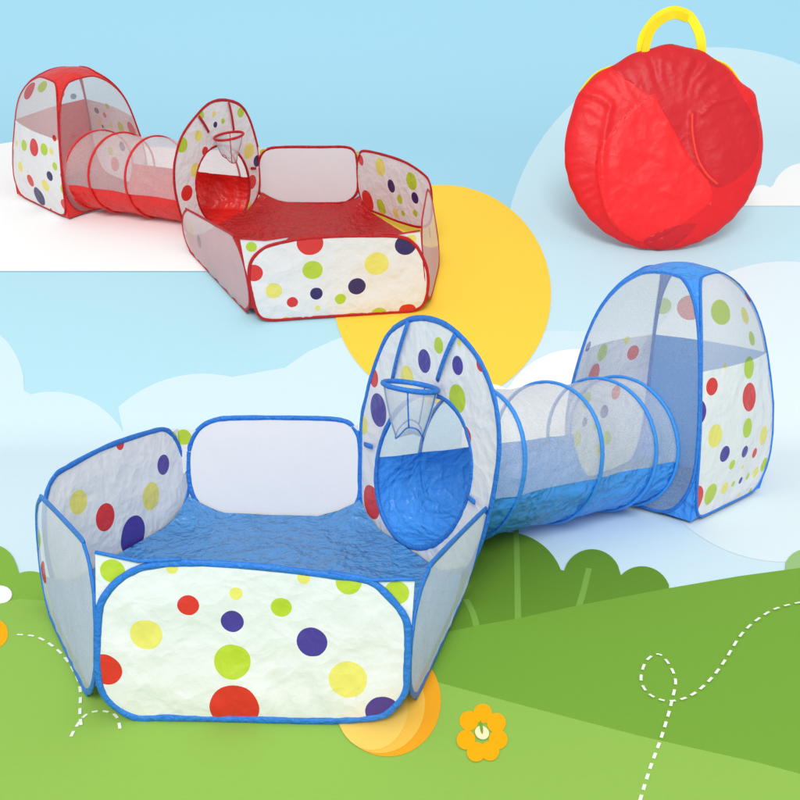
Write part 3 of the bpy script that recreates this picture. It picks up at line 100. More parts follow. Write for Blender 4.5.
[0.4362,2.673],[0.4404,2.6436],[0.4436,2.6085],[0.445,2.5638],[0.4525,2.5584],[0.4687,2.6072],[0.4819,2.6367],[0.494,2.6582],[0.5054,2.6747],[0.5162,2.6874],[0.5266,2.6969],[0.5365,2.7038],[0.546,2.7081],[0.555,2.71],[0.5637,2.7096],[0.5719,2.7069],[0.5796,2.7018],[0.5868,2.6941],[0.5933,2.6835],[0.5992,2.6697],[0.6041,2.6517],[0.6077,2.628],[0.6091,2.5944],[0.6033,2.5282],[0.6154,2.5463],[0.6267,2.5602],[0.6373,2.5709],[0.6475,2.5788],[0.657,2.5843],[0.6661,2.5876],[0.6748,2.5886],[0.6829,2.5876],[0.6905,2.5843],[0.6975,2.5788],[0.7039,2.5709],[0.7095,2.5602],[0.7143,2.5463],[0.7179,2.5282],[0.7198,2.5039],[0.7185,2.4676],[0.698,2.3814],[0.6787,2.3004],[0.6605,2.2241],[0.6434,2.1523],[0.6427,2.1498],[0.6144,2.1498],[0.586,2.1498],[0.5577,2.1498],[0.5293,2.1498],[0.501,2.1498],[0.4726,2.1498],[0.4442,2.1498],[0.4159,2.1498],[0.3875,2.1498],[0.3592,2.1498],[0.3308,2.1498],[0.3025,2.1498],[0.2741,2.1498],[0.2458,2.1498],[0.2174,2.1498],[0.189,2.1498],[0.1607,2.1498],[0.1323,2.1498],[0.104,2.1498],[0.0756,2.1498]],"kind":None,"group":None,"part":None},{"name":"bush","cat":"bush","label":"pale green round bush peeping over the hill crest at the right edge","color":"bushp","layer":6,"pts":[[0.9779,2.3671],[0.9857,2.3671],[1.0175,2.4456],[1.0512,2.5289],[1.0871,2.6175],[1.1083,2.6514],[1.1251,2.6731],[1.1395,2.6883],[1.1523,2.699],[1.1636,2.7059],[1.1738,2.7095],[1.1827,2.71],[1.1904,2.7074],[1.1968,2.7016],[1.2017,2.6923],[1.2124,2.6974],[1.2311,2.7218],[1.2482,2.7419],[1.2639,2.7586],[1.2785,2.7725],[1.2922,2.7839],[1.305,2.793],[1.317,2.8001],[1.3282,2.8053],[1.3386,2.8086],[1.3483,2.8101],[1.3572,2.8098],[1.3653,2.8077],[1.3725,2.8038],[1.3789,2.798],[1.3844,2.7902],[1.3889,2.7803],[1.3923,2.7682],[1.3944,2.7534],[1.395,2.7357],[1.3939,2.7142],[1.3903,2.688],[1.3832,2.6543],[1.3688,2.6058],[1.3317,2.5216],[1.2967,2.4422],[1.2636,2.3671],[1.2713,2.3671],[1.2791,2.3671],[1.2868,2.3671],[1.2854,2.3642],[1.2545,2.3642],[1.2237,2.3642],[1.1928,2.3642],[1.162,2.3642],[1.1311,2.3642],[1.1003,2.3642],[1.0694,2.3642],[1.0386,2.3642],[1.0077,2.3642],[0.9769,2.3642]],"kind":None,"group":None,"part":None},{"name":"hill","cat":"hill","label":"smooth mid-green hill rising to the right","color":"hill","layer":7.2,"pts":[[-0.2265,2.0483],[-0.1993,2.0603],[-0.1718,2.0724],[-0.1441,2.0847],[-0.116,2.097],[-0.0877,2.1095],[-0.059,2.1221],[-0.0301,2.1349],[-0.0009,2.1478],[0.0287,2.1608],[0.0586,2.174],[0.0888,2.1873],[0.1239,2.2026],[0.1595,2.2182],[0.1956,2.2339],[0.2293,2.2462],[0.2633,2.2587],[0.2977,2.2713],[0.3293,2.2855],[0.3612,2.2999],[0.3935,2.3144],[0.4262,2.3291],[0.4592,2.3439],[0.4946,2.3579],[0.5304,2.3721],[0.5666,2.3864],[0.6032,2.4009],[0.6401,2.4155],[0.6775,2.4303],[0.7153,2.4453],[0.7565,2.4602],[0.7982,2.4753],[0.8403,2.4906],[0.8829,2.506],[0.9259,2.5216],[0.9622,2.5321],[0.9987,2.5427],[1.0355,2.5534],[1.0726,2.5641],[1.11,2.575],[1.1498,2.5878],[1.19,2.6007],[1.2305,2.6137],[1.2714,2.6268],[1.3126,2.6401],[1.3543,2.6535],[1.3963,2.667],[1.4387,2.6806],
[1.4796,2.6905],[1.5207,2.7005],[1.5622,2.7105],[1.6039,2.7206],[1.6459,2.7308],[1.6882,2.741],[1.7307,2.7513],[1.7736,2.7617],[1.8167,2.7721],[1.8602,2.7826],[1.9039,2.7932],[1.9479,2.8039],[1.9923,2.8146],[2.037,2.8254],[2.0819,2.8363],[2.1272,2.8472],[2.1728,2.8583],[2.2188,2.8694],[2.265,2.8806],[2.3116,2.8919],[2.2444,2.7937],[2.1813,2.7015],[2.1218,2.6146],[2.0656,2.5326],[2.0126,2.4551],[1.9624,2.3818],[1.9148,2.3122],[1.8696,2.2462],[1.8267,2.1835],[1.7858,2.1238],[1.7469,2.0669],[1.7097,2.0127],[1.6743,1.9609],[1.6404,1.9113],[1.6079,1.8639],[1.5768,1.8185],[1.547,1.775],[1.5184,1.7332],[1.491,1.6931],[1.4646,1.6546],[1.4392,1.6175],[1.4148,1.5818],[1.3913,1.5474],[1.3686,1.5143],[1.3467,1.4823],[1.3256,1.4515],[1.3052,1.4217],[1.2855,1.3929],[1.2664,1.3651],[1.248,1.3382],[1.2302,1.3121],[1.2129,1.2868],[1.1961,1.2624],[1.1799,1.2387],[1.1642,1.2157],[1.1489,1.1934],[1.1364,1.1991],[1.1237,1.2049],[1.111,1.2107],[1.0982,1.2166],[1.0853,1.2225],[1.0723,1.2284],[1.0592,1.2344],[1.0459,1.2405],[1.0326,1.2466],[1.0192,1.2527],[1.0056,1.2589],[0.992,1.2652],[0.9782,1.2715],[0.9643,1.2778],[0.9504,1.2842],[0.9363,1.2907],[0.922,1.2972],[0.9077,1.3038],[0.8932,1.3104],[0.8787,1.317],[0.864,1.3238],[0.8491,1.3306],[0.8342,1.3374],[0.8191,1.3443],[0.8039,1.3513],[0.7886,1.3583],[0.7731,1.3654],[0.7575,1.3725],[0.7418,1.3797],[0.7259,1.387],[0.7099,1.3943],[0.6937,1.4017],[0.6774,1.4091],[0.661,1.4167],[0.6444,1.4243],[0.6277,1.4319],[0.6108,1.4396],[0.5938,1.4474],[0.5766,1.4553],[0.5592,1.4633],[0.5417,1.4713],[0.5241,1.4793],[0.5062,1.4875],[0.4882,1.4957],[0.4701,1.5041],[0.4517,1.5125],[0.4332,1.5209],[0.4145,1.5295],[0.3957,1.5381],[0.3767,1.5468],[0.3574,1.5556],[0.337,1.5643],[0.3164,1.5731],[0.2956,1.582],[0.2746,1.591],[0.2534,1.6],[0.232,1.6091],[0.2104,1.6184],[0.1886,1.6277],[0.1665,1.6371],[0.1443,1.6466],[0.1218,1.6562],[0.0991,1.6659],[0.0761,1.6757],[0.0544,1.6918],[0.0322,1.7081],[0.0098,1.7248],[-0.0131,1.7417],[-0.0364,1.7589],[-0.06,1.7765],[-0.0841,1.7943],[-0.1086,1.8124],[-0.1335,1.8308],[-0.1589,1.8496],[-0.1847,1.8687],[-0.2109,1.8882],[-0.2159,1.9391],[-0.221,1.9924]],"kind":"structure","group":None,"part":None},{"name":"hill","cat":"hill","label":"light green meadow in front","color":"meadow","layer":8,"pts":[[-1.6558,2.1523],[-1.6312,2.1593],[-1.6065,2.1665],[-1.5816,2.1736],[-1.5566,2.1808],[-1.5315,2.188],[-1.5062,2.1953],[-1.4807,2.2026],[-1.4551,2.21],[-1.4294,2.2174],[-1.4035,2.2249],[-1.3774,2.2324],[-1.3512,2.2399],[-1.3248,2.2475],[-1.2983,2.2551],[-1.2716,2.2628],[-1.2447,2.2706],[-1.2177,2.2783],[-1.1905,2.2862],[-1.1632,2.294],[-1.1357,2.3019],[-1.108,2.3099],[-1.0834,2.3234],[-1.0585,2.337],[-1.0333,2.3508],[-1.0079,2.3647],[-0.9823,2.3788],[-0.9488,2.3736],[-0.9155,2.3684],[-0.8823,2.3632],[-0.8492,2.358],[-0.8163,2.3529],[-0.7835,2.3477],[-0.7508,2.3426],[-0.7182,2.3375],[-0.6858,2.3325],[-0.6525,2.3211],[-0.6195,2.3099],[-0.5867,2.2988],[-0.5543,2.2877],[-0.5221,2.2768],[-0.4902,2.2659],[-0.4585,2.2551],[-0.4271,2.2445],
[-0.396,2.2339],[-0.3651,2.2234],[-0.3299,2.2026],[-0.2953,2.1823],[-0.2612,2.1622],[-0.2277,2.1424],[-0.1948,2.123],[-0.1623,2.1039],[-0.133,2.0872],[-0.1042,2.0706],[-0.0757,2.0544],[-0.0476,2.0383],[-0.0199,2.0225],[0.0074,2.0068],[0.0344,1.9914],[0.061,1.9762],[0.0872,1.9612],[0.113,1.9475],[0.1385,1.934],[0.1636,1.9206],[0.1885,1.9074],[0.2131,1.8944],[0.2373,1.8815],[0.2613,1.8687],[0.2863,1.8559],[0.311,1.8433],[0.3355,1.8308],[0.3596,1.8185],[0.3835,1.8063],[0.4071,1.7943],[0.4304,1.7824],[0.4534,1.7706],[0.4762,1.7589],[0.4977,1.7496],[0.5191,1.7404],[0.5402,1.7312],[0.5612,1.7221],[0.5819,1.7131],[0.6025,1.7042],[0.6229,1.6953],[0.6431,1.6866],[0.6632,1.6779],[0.683,1.6693],[0.702,1.6592],[0.7207,1.6492],[0.7392,1.6394],[0.7576,1.6296],[0.7758,1.6199],[0.7938,1.6103],[0.8116,1.6009],[0.8292,1.5915],[0.8467,1.5822],[0.864,1.573],[0.8811,1.5639],[0.898,1.5549],[0.9148,1.5459],[0.9315,1.5371],[0.9479,1.5283],[0.9642,1.5196],[0.9804,1.511],[0.9964,1.5025],[1.0122,1.4941],[1.0279,1.4857],[1.0435,1.4774],[1.0589,1.4692],[1.0742,1.4611],[1.0893,1.4531],[1.1043,1.4451],[1.1191,1.4372],[1.1339,1.4293],[1.1484,1.4216],[1.1629,1.4139],[1.1772,1.4063],[1.1914,1.3987],[1.2055,1.3912],[1.2194,1.3838],[1.2333,1.3764],[1.247,1.3692],[1.2605,1.3619],[1.274,1.3548],[1.2535,1.3283],[1.2337,1.3028],[1.2145,1.278],[1.1959,1.254],[1.1778,1.2307],[1.1603,1.2081],[1.1433,1.1861],[1.1268,1.1648],[1.1107,1.1441],[1.0951,1.124],[1.0786,1.124],[1.0622,1.124],[1.0457,1.124],[1.0292,1.124],[1.0128,1.124],[0.9963,1.124],[0.9798,1.124],[0.9634,1.124],[0.9469,1.124],[0.9304,1.124],[0.914,1.124],[0.8975,1.124],[0.881,1.124],[0.8646,1.124],[0.8481,1.124],[0.8316,1.124],[0.8152,1.124],[0.7987,1.124],[0.7822,1.124],[0.7657,1.124],[0.7493,1.124],[0.7328,1.124],[0.7163,1.124],[0.6999,1.124],[0.6834,1.124],[0.6669,1.124],[0.6505,1.124],[0.634,1.124],[0.6175,1.124],[0.6011,1.124],[0.5846,1.124],[0.5681,1.124],[0.5517,1.124],[0.5352,1.124],[0.5187,1.124],[0.5023,1.124],[0.4858,1.124],[0.4693,1.124],[0.4529,1.124],[0.4364,1.124],[0.4199,1.124],[0.4035,1.124],[0.387,1.124],[0.3705,1.124],[0.3541,1.124],[0.3376,1.124],[0.3211,1.124],[0.3047,1.124],[0.2882,1.124],[0.2717,1.124],[0.2552,1.124],[0.2388,1.124],[0.2223,1.124],[0.2058,1.124],[0.1894,1.124],[0.1729,1.124],[0.1564,1.124],[0.14,1.124],[0.1235,1.124],[0.107,1.124],[0.0906,1.124],[0.0741,1.124],[0.0576,1.124],[0.0412,1.124],[0.0247,1.124],[0.0082,1.124],[-0.0082,1.124],[-0.0247,1.124],[-0.0412,1.124],[-0.0576,1.124],[-0.0741,1.124],[-0.0906,1.124],[-0.107,1.124],[-0.1235,1.124],[-0.14,1.124],[-0.1564,1.124],[-0.1729,1.124],[-0.1894,1.124],[-0.2058,1.124],[-0.2223,1.124],[-0.2388,1.124],[-0.2552,1.124],[-0.2717,1.124],[-0.2882,1.124],[-0.3047,1.124],[-0.3211,1.124],[-0.3376,1.124],[-0.3541,1.124],[-0.3705,1.124],[-0.387,1.124],[-0.4035,1.124],[-0.4199,1.124],[-0.4364,1.124],[-0.4529,1.124],[-0.4693,1.124],[-0.4858,1.124],[-0.5023,1.124],[-0.5187,1.124],[-0.5352,1.124],[-0.5517,1.124],[-0.5681,1.124],[-0.5846,1.124],[-0.6011,1.124],
[-0.6175,1.124],[-0.634,1.124],[-0.6505,1.124],[-0.6669,1.124],[-0.6834,1.124],[-0.6999,1.124],[-0.7163,1.124],[-0.7328,1.124],[-0.7493,1.124],[-0.7657,1.124],[-0.7822,1.124],[-0.7987,1.124],[-0.8152,1.124],[-0.8316,1.124],[-0.8481,1.124],[-0.8646,1.124],[-0.881,1.124],[-0.8975,1.124],[-0.914,1.124],[-0.9304,1.124],[-0.9469,1.124],[-0.9634,1.124],[-0.9798,1.124],[-0.9963,1.124],[-1.0128,1.124],[-1.0292,1.124],[-1.0457,1.124],[-1.0622,1.124],[-1.0786,1.124],[-1.0951,1.124],[-1.1057,1.1435],[-1.1166,1.1635],[-1.1278,1.184],[-1.1394,1.2052],[-1.1513,1.227],[-1.1635,1.2494],[-1.1761,1.2725],[-1.1891,1.2963],[-1.2024,1.3208],[-1.2162,1.3461],[-1.2305,1.3723],[-1.2452,1.3992],[-1.2604,1.4271],[-1.2761,1.4559],[-1.2923,1.4857],[-1.3091,1.5165],[-1.3265,1.5484],[-1.3445,1.5814],[-1.3632,1.6157],[-1.3826,1.6512],[-1.4027,1.6881],[-1.4236,1.7264],[-1.4453,1.7663],[-1.4679,1.8077],[-1.4914,1.8508],[-1.5159,1.8958],[-1.5415,1.9427],[-1.5682,1.9916],[-1.5961,2.0428],[-1.6252,2.0963]],"kind":"structure","group":None,"part":None}],"trails":[{"name":"dashed_trail","label":"white dashed looping trail line across the green hill on the right","segs":[[[0.4289,1.5556],[0.4312,1.561],[0.4335,1.5665],[0.4359,1.5719]],[[0.4418,1.5857],[0.4441,1.5913],[0.4465,1.5969],[0.4489,1.6026]],[[0.4551,1.6168],[0.4576,1.6226],[0.4601,1.6284],[0.4626,1.6342]],[[0.4691,1.6489],[0.4717,1.6548],[0.4744,1.6607],[0.4771,1.6666]],[[0.4841,1.6816],[0.4869,1.6876],[0.4898,1.6937],[0.4927,1.6998]],[[0.4999,1.7152],[0.5028,1.7215],[0.5058,1.7278],[0.5087,1.7341]],[[0.516,1.7503],[0.5189,1.7568],[0.5218,1.7634],[0.5247,1.7701]],[[0.5321,1.787],[0.535,1.7938],[0.5379,1.8007],[0.5409,1.8077]],[[0.5483,1.8253],[0.5513,1.8324],[0.5543,1.8396],[0.5573,1.8469]],[[0.5648,1.8653],[0.5678,1.8728],[0.5707,1.8803],[0.5737,1.888]],[[0.5813,1.9072],[0.5844,1.915],[0.5875,1.9228],[0.5906,1.9307]],[[0.5979,1.951],[0.6004,1.9593],[0.6025,1.9677],[0.6042,1.9761]],[[0.6066,1.9966],[0.6071,2.0047],[0.6073,2.0126],[0.6073,2.0204]],[[0.6066,2.0396],[0.606,2.0471],[0.6053,2.0544],[0.6043,2.0615]],[[0.6004,2.0778],[0.5976,2.0826],[0.5937,2.0847],[0.5891,2.0843]],[[0.5763,2.0756],[0.5713,2.0702],[0.5664,2.0642],[0.5617,2.0576]],[[0.5512,2.0384],[0.5475,2.0301],[0.544,2.0218],[0.5408,2.0133]],[[0.5334,1.9921],[0.5308,1.9836],[0.5287,1.9751],[0.527,1.9667]],[[0.5254,1.9467],[0.5256,1.9393],[0.5262,1.9324],[0.5272,1.9258]],[[0.5313,1.9115],[0.5336,1.9068],[0.5361,1.9025],[0.5389,1.8987]],[[0.5467,1.8909],[0.5501,1.8886],[0.5538,1.8867],[0.5575,1.8853]],[[0.5676,1.8837],[0.5719,1.8839],[0.5762,1.8845],[0.5807,1.8855]],[[0.5921,1.8896],[0.5967,1.8918],[0.6014,1.8943],[0.6062,1.8971]],[[0.6181,1.9055],[0.6229,1.9094],[0.6278,1.9136],[0.6326,1.9181]],[[0.6447,1.9302],[0.6495,1.9354],[0.6544,1.9408],[0.6592,1.9464]],[[0.6713,1.9609],[0.6761,1.9669],[0.681,1.9731],[0.6858,1.9794]],[[0.6979,1.9958],[0.7028,2.0026],[0.7076,2.0095],[0.7125,2.0164]],[[0.7247,2.0343],[0.7295,2.0417],[0.7344,2.0492],[0.7393,2.0568]],[[0.7514,2.0764],
[0.7563,2.0844],[0.7612,2.0924],[0.7662,2.1005]],[[0.7788,2.121],[0.7839,2.1292],[0.789,2.1375],[0.7943,2.1457]],[[0.8076,2.1661],[0.8131,2.1741],[0.8187,2.182],[0.8244,2.1897]],[[0.8389,2.2083],[0.8448,2.2155],[0.8508,2.2226],[0.8568,2.2295]],[[0.872,2.2461],[0.8781,2.2525],[0.8843,2.2588],[0.8905,2.2651]],[[0.9061,2.2804],[0.9124,2.2863],[0.9187,2.2922],[0.925,2.2977]],[[0.9407,2.31],[0.9469,2.3142],[0.9531,2.3181],[0.9592,2.3217]],[[0.9744,2.33],[0.9804,2.3329],[0.9863,2.3356],[0.9922,2.3382]],[[1.007,2.3442],[1.0129,2.3465],[1.0188,2.3488],[1.0246,2.351]],[[1.0393,2.3565],[1.0452,2.3586],[1.0511,2.3607],[1.057,2.3629]]]},{"name":"dashed_trail","label":"long curving white dashed trail line on the meadow at the left edge","segs":[[[-0.9171,2.1823],[-0.912,2.1813],[-0.907,2.1808],[-0.902,2.1802]],[[-0.8894,2.1782],[-0.8842,2.177],[-0.8789,2.1755],[-0.8735,2.1735]],[[-0.8595,2.1658],[-0.8537,2.1617],[-0.8479,2.1572],[-0.8421,2.1524]],[[-0.8277,2.1395],[-0.8219,2.134],[-0.8162,2.1284],[-0.8105,2.1226]],[[-0.7964,2.1075],[-0.7909,2.1012],[-0.7854,2.0948],[-0.7799,2.0882]],[[-0.7666,2.071],[-0.7614,2.0639],[-0.7563,2.0566],[-0.7512,2.0493]],[[-0.739,2.0306],[-0.7343,2.023],[-0.7296,2.0154],[-0.725,2.0077]],[[-0.714,1.9883],[-0.7098,1.9804],[-0.7058,1.9725],[-0.7019,1.9644]],[[-0.6931,1.9442],[-0.6899,1.9361],[-0.6869,1.928],[-0.6841,1.9199]],[[-0.6778,1.8998],[-0.6754,1.8919],[-0.6731,1.8841],[-0.6709,1.8763]],[[-0.6654,1.8571],[-0.6631,1.8495],[-0.6609,1.8419],[-0.6585,1.8344]],[[-0.6521,1.816],[-0.6493,1.8087],[-0.6464,1.8016],[-0.6435,1.7945]]]},{"name":"dashed_trail","label":"short arched white dashed trail line just below the left corner of the blue ball pit","segs":[[[-0.6517,1.7555],[-0.6521,1.7618],[-0.6524,1.7681],[-0.6524,1.7743]],[[-0.6521,1.7895],[-0.6519,1.7957],[-0.6516,1.8018],[-0.6513,1.8078]],[[-0.6492,1.822],[-0.6479,1.8271],[-0.6462,1.8319],[-0.644,1.836]],[[-0.6365,1.843],[-0.633,1.8447],[-0.6293,1.8459],[-0.6254,1.8468]],[[-0.6152,1.8469],[-0.6108,1.846],[-0.6063,1.8446],[-0.6018,1.8429]],[[-0.5903,1.8362],[-0.5858,1.832],[-0.5814,1.8267],[-0.5775,1.8205]],[[-0.5697,1.8032],[-0.567,1.7961],[-0.5644,1.789],[-0.5619,1.782]]]}],"stems":[[[0.3575,2.8919],[0.3302,2.6233],[0.2921,2.2659]],[[0.5245,2.575],[0.4864,2.4391],[0.4557,2.3382]],[[0.1706,2.3788],[0.183,2.2988],[0.1871,2.2182]]],"flower":{"center":[0.1633,1.7659],"petals":[[[0.1597,1.8119],[0.1595,1.8245],[0.157,1.8356],[0.1524,1.844],[0.1463,1.8485],[0.1394,1.8485],[0.1327,1.844],[0.127,1.8356],[0.123,1.8245],[0.1211,1.8119],[0.1215,1.7994],[0.1242,1.7886],[0.1288,1.7807],[0.1347,1.7765],[0.1413,1.7765],[0.1478,1.7807],[0.1535,1.7886],[0.1576,1.7994]],[[0.1898,1.8383],[0.1898,1.8512],[0.1874,1.8626],[0.1828,1.8712],[0.1767,1.8758],[0.1698,1.8758],[0.1629,1.8712],[0.157,1.8626],[0.1528,1.8512],[0.1507,1.8383],[0.1509,1.8255],[0.1535,1.8145],[0.158,1.8063],[0.164,1.802],[0.1707,1.802],[0.1773,1.8063],[0.1832,1.8145],[0.1875,1.8255]],[[0.2148,1.8037],[0.2149,1.8161],[0.2126,1.8272],
[0.2082,1.8355],[0.2023,1.84],[0.1955,1.84],[0.1887,1.8355],[0.1828,1.8272],[0.1784,1.8161],[0.1762,1.8037],[0.1763,1.7913],[0.1787,1.7806],[0.1831,1.7727],[0.1889,1.7685],[0.1955,1.7685],[0.2021,1.7727],[0.2079,1.7806],[0.2123,1.7913]],[[0.2121,1.7445],[0.2122,1.7563],[0.21,1.7668],[0.2058,1.7746],[0.2,1.7788],[0.1934,1.7788],[0.1868,1.7746],[0.181,1.7668],[0.1768,1.7563],[0.1747,1.7445],[0.1748,1.7329],[0.1772,1.7228],[0.1814,1.7153],[0.1871,1.7114],[0.1935,1.7114],[0.1999,1.7153],[0.2055,1.7228],[0.2098,1.7329]],[[0.1923,1.706],[0.1923,1.7173],[0.19,1.7274],[0.1858,1.7349],[0.18,1.739],[0.1736,1.739],[0.1671,1.7349],[0.1616,1.7274],[0.1576,1.7173],[0.1556,1.706],[0.1558,1.6948],[0.1582,1.685],[0.1624,1.6778],[0.168,1.674],[0.1743,1.674],[0.1805,1.6778],[0.186,1.685],[0.1901,1.6948]],[[0.1653,1.7022],[0.1651,1.7135],[0.1627,1.7236],[0.1584,1.7311],[0.1526,1.7351],[0.1462,1.7351],[0.1398,1.7311],[0.1344,1.7236],[0.1305,1.7135],[0.1287,1.7022],[0.129,1.6911],[0.1315,1.6814],[0.1359,1.6742],[0.1415,1.6704],[0.1478,1.6704],[0.1539,1.6742],[0.1593,1.6814],[0.1633,1.6911]],[[0.1486,1.7423],[0.1484,1.754],[0.1458,1.7645],[0.1413,1.7723],[0.1354,1.7765],[0.1288,1.7765],[0.1224,1.7723],[0.1169,1.7645],[0.113,1.754],[0.1112,1.7423],[0.1117,1.7307],[0.1144,1.7205],[0.1189,1.7131],[0.1246,1.7092],[0.131,1.7092],[0.1373,1.7131],[0.1427,1.7205],[0.1467,1.7307]]]},"ball":[[[0.0865,1.8882],[0.0865,1.9231],[0.0836,1.9583],[0.0779,1.9928],[0.0692,2.0255],[0.0579,2.0556],[0.044,2.0818],[0.028,2.1034],[0.0102,2.1194],[-0.0087,2.1293],[-0.0282,2.1327],[-0.0475,2.1293],[-0.0662,2.1194],[-0.0836,2.1034],[-0.0991,2.0818],[-0.1124,2.0556],[-0.1231,2.0255],[-0.1309,1.9928],[-0.1359,1.9583],[-0.1379,1.9231],[-0.1371,1.8882],[-0.1336,1.8543],[-0.1277,1.8223],[-0.1195,1.7928],[-0.1093,1.7662],[-0.0974,1.7431],[-0.0842,1.7238],[-0.0698,1.7085],[-0.0546,1.6974],[-0.0389,1.6908],[-0.023,1.6885],[-0.0071,1.6908],[0.0084,1.6974],[0.0233,1.7085],[0.0373,1.7238],[0.0502,1.7431],[0.0615,1.7662],[0.071,1.7928],[0.0786,1.8223],[0.0838,1.8543]],[[0.0525,1.8765],[0.052,1.9073],[0.0492,1.9382],[0.044,1.9684],[0.0363,1.9969],[0.0265,2.0231],[0.0146,2.0458],[0.001,2.0645],[-0.014,2.0783],[-0.0298,2.0869],[-0.0461,2.0898],[-0.0622,2.0869],[-0.0778,2.0783],[-0.0922,2.0645],[-0.1051,2.0458],[-0.1161,2.0231],[-0.1249,1.9969],[-0.1314,1.9684],[-0.1355,1.9382],[-0.1371,1.9073],[-0.1364,1.8765],[-0.1333,1.8465],[-0.1282,1.8181],[-0.1212,1.7918],[-0.1124,1.7681],[-0.1022,1.7474],[-0.0909,1.73],[-0.0785,1.7163],[-0.0655,1.7063],[-0.0521,1.7003],[-0.0385,1.6983],[-0.025,1.7003],[-0.0118,1.7063],[0.0008,1.7163],[0.0126,1.73],[0.0233,1.7474],[0.0327,1.7681],[0.0405,1.7918],[0.0465,1.8181],[0.0506,1.8465]],[[0.0167,1.8649],[0.016,1.8916],[0.0133,1.9184],[0.0088,1.9445],[0.0025,1.969],[-0.0056,1.9914],[-0.0152,2.0109],[-0.0262,2.0268],[-0.0381,2.0386],[-0.0506,2.0459],[-0.0634,2.0483],[-0.0761,2.0459],[-0.0882,2.0386],[-0.0995,2.0268],[-0.1095,2.0109],[-0.1181,1.9914],[-0.125,1.969],[-0.13,1.9445],[-0.1331,1.9184],
[-0.1343,1.8916],[-0.1336,1.8649],[-0.131,1.8388],[-0.1268,1.8139],[-0.1211,1.7908],[-0.114,1.7699],[-0.1057,1.7516],[-0.0965,1.7363],[-0.0865,1.7241],[-0.076,1.7153],[-0.0651,1.7099],[-0.0542,1.7081],[-0.0433,1.7099],[-0.0328,1.7153],[-0.0227,1.7241],[-0.0134,1.7363],[-0.005,1.7516],[0.0022,1.7699],[0.0082,1.7908],[0.0127,1.8139],[0.0156,1.8388]]],"daisy":{"white":[[-1.0119,2.4026],[-1.0197,2.4194],[-1.03,2.4347],[-1.0417,2.447],[-1.0536,2.455],[-1.0646,2.4577],[-1.0733,2.455],[-1.0791,2.447],[-1.0813,2.4347],[-1.0796,2.4194],[-1.0745,2.4026],[-1.0663,2.386],[-1.0561,2.3712],[-1.0446,2.3596],[-1.0331,2.3522],[-1.0227,2.3497],[-1.0142,2.3522],[-1.0084,2.3596],[-1.006,2.3712],[-1.0072,2.386]],"orange":[[-0.9405,2.1873],[-0.9504,2.2095],[-0.9623,2.2298],[-0.9751,2.2462],[-0.9874,2.2568],[-0.998,2.2605],[-1.0057,2.2568],[-1.0097,2.2462],[-1.0097,2.2298],[-1.0056,2.2095],[-0.9981,2.1873],[-0.988,2.1655],[-0.9762,2.1462],[-0.9639,2.1311],[-0.9522,2.1215],[-0.9423,2.1182],[-0.9349,2.1215],[-0.9308,2.1311],[-0.9303,2.1462],[-0.9337,2.1655]]},"bag":{"base":[1.4158,1.72,0.0]}}
# ---------------------------------------------------------------- geometry helpers
R = math.radians
def V3(p): return Vector((p[0], p[1], p[2]))
BLUE = Matrix.Identity(4)
RED = Matrix.Translation((0, HINGE, 0)) @ Matrix.Rotation(TILT, 4, 'X')

def smooth_closed(pts, n=6):
    out = []; m = len(pts)
    for i in range(m):
        p0, p1, p2, p3 = (Vector(pts[(i+k-1) % m]) for k in range(4))
        for j in range(n):
            t = j/n
            out.append(.5*((2*p1)+(-p0+p2)*t+(2*p0-5*p1+4*p2-p3)*t*t+(-p0+3*p1-3*p2+p3)*t**3))
    return out

def smooth_open(pts, n=6):
    out = []; m = len(pts)
    P = [Vector(p) for p in pts]
    for i in range(m-1):
        p0, p1, p2, p3 = P[max(i-1, 0)], P[i], P[i+1], P[min(i+2, m-1)]
        for j in range(n):
            t = j/n
            out.append(.5*((2*p1)+(-p0+p2)*t+(2*p0-5*p1+4*p2-p3)*t*t+(-p0+3*p1-3*p2+p3)*t**3))
    out.append(P[-1])
    return out

def inside(pt, poly):
    x, y = pt[0], pt[1]; r = False; j = len(poly)-1
    for i in range(len(poly)):
        xi, yi = poly[i][0], poly[i][1]; xj, yj = poly[j][0], poly[j][1]
        if (yi > y) != (yj > y) and x < (xj-xi)*(y-yi)/(yj-yi)+xi: r = not r
        j = i
    return r

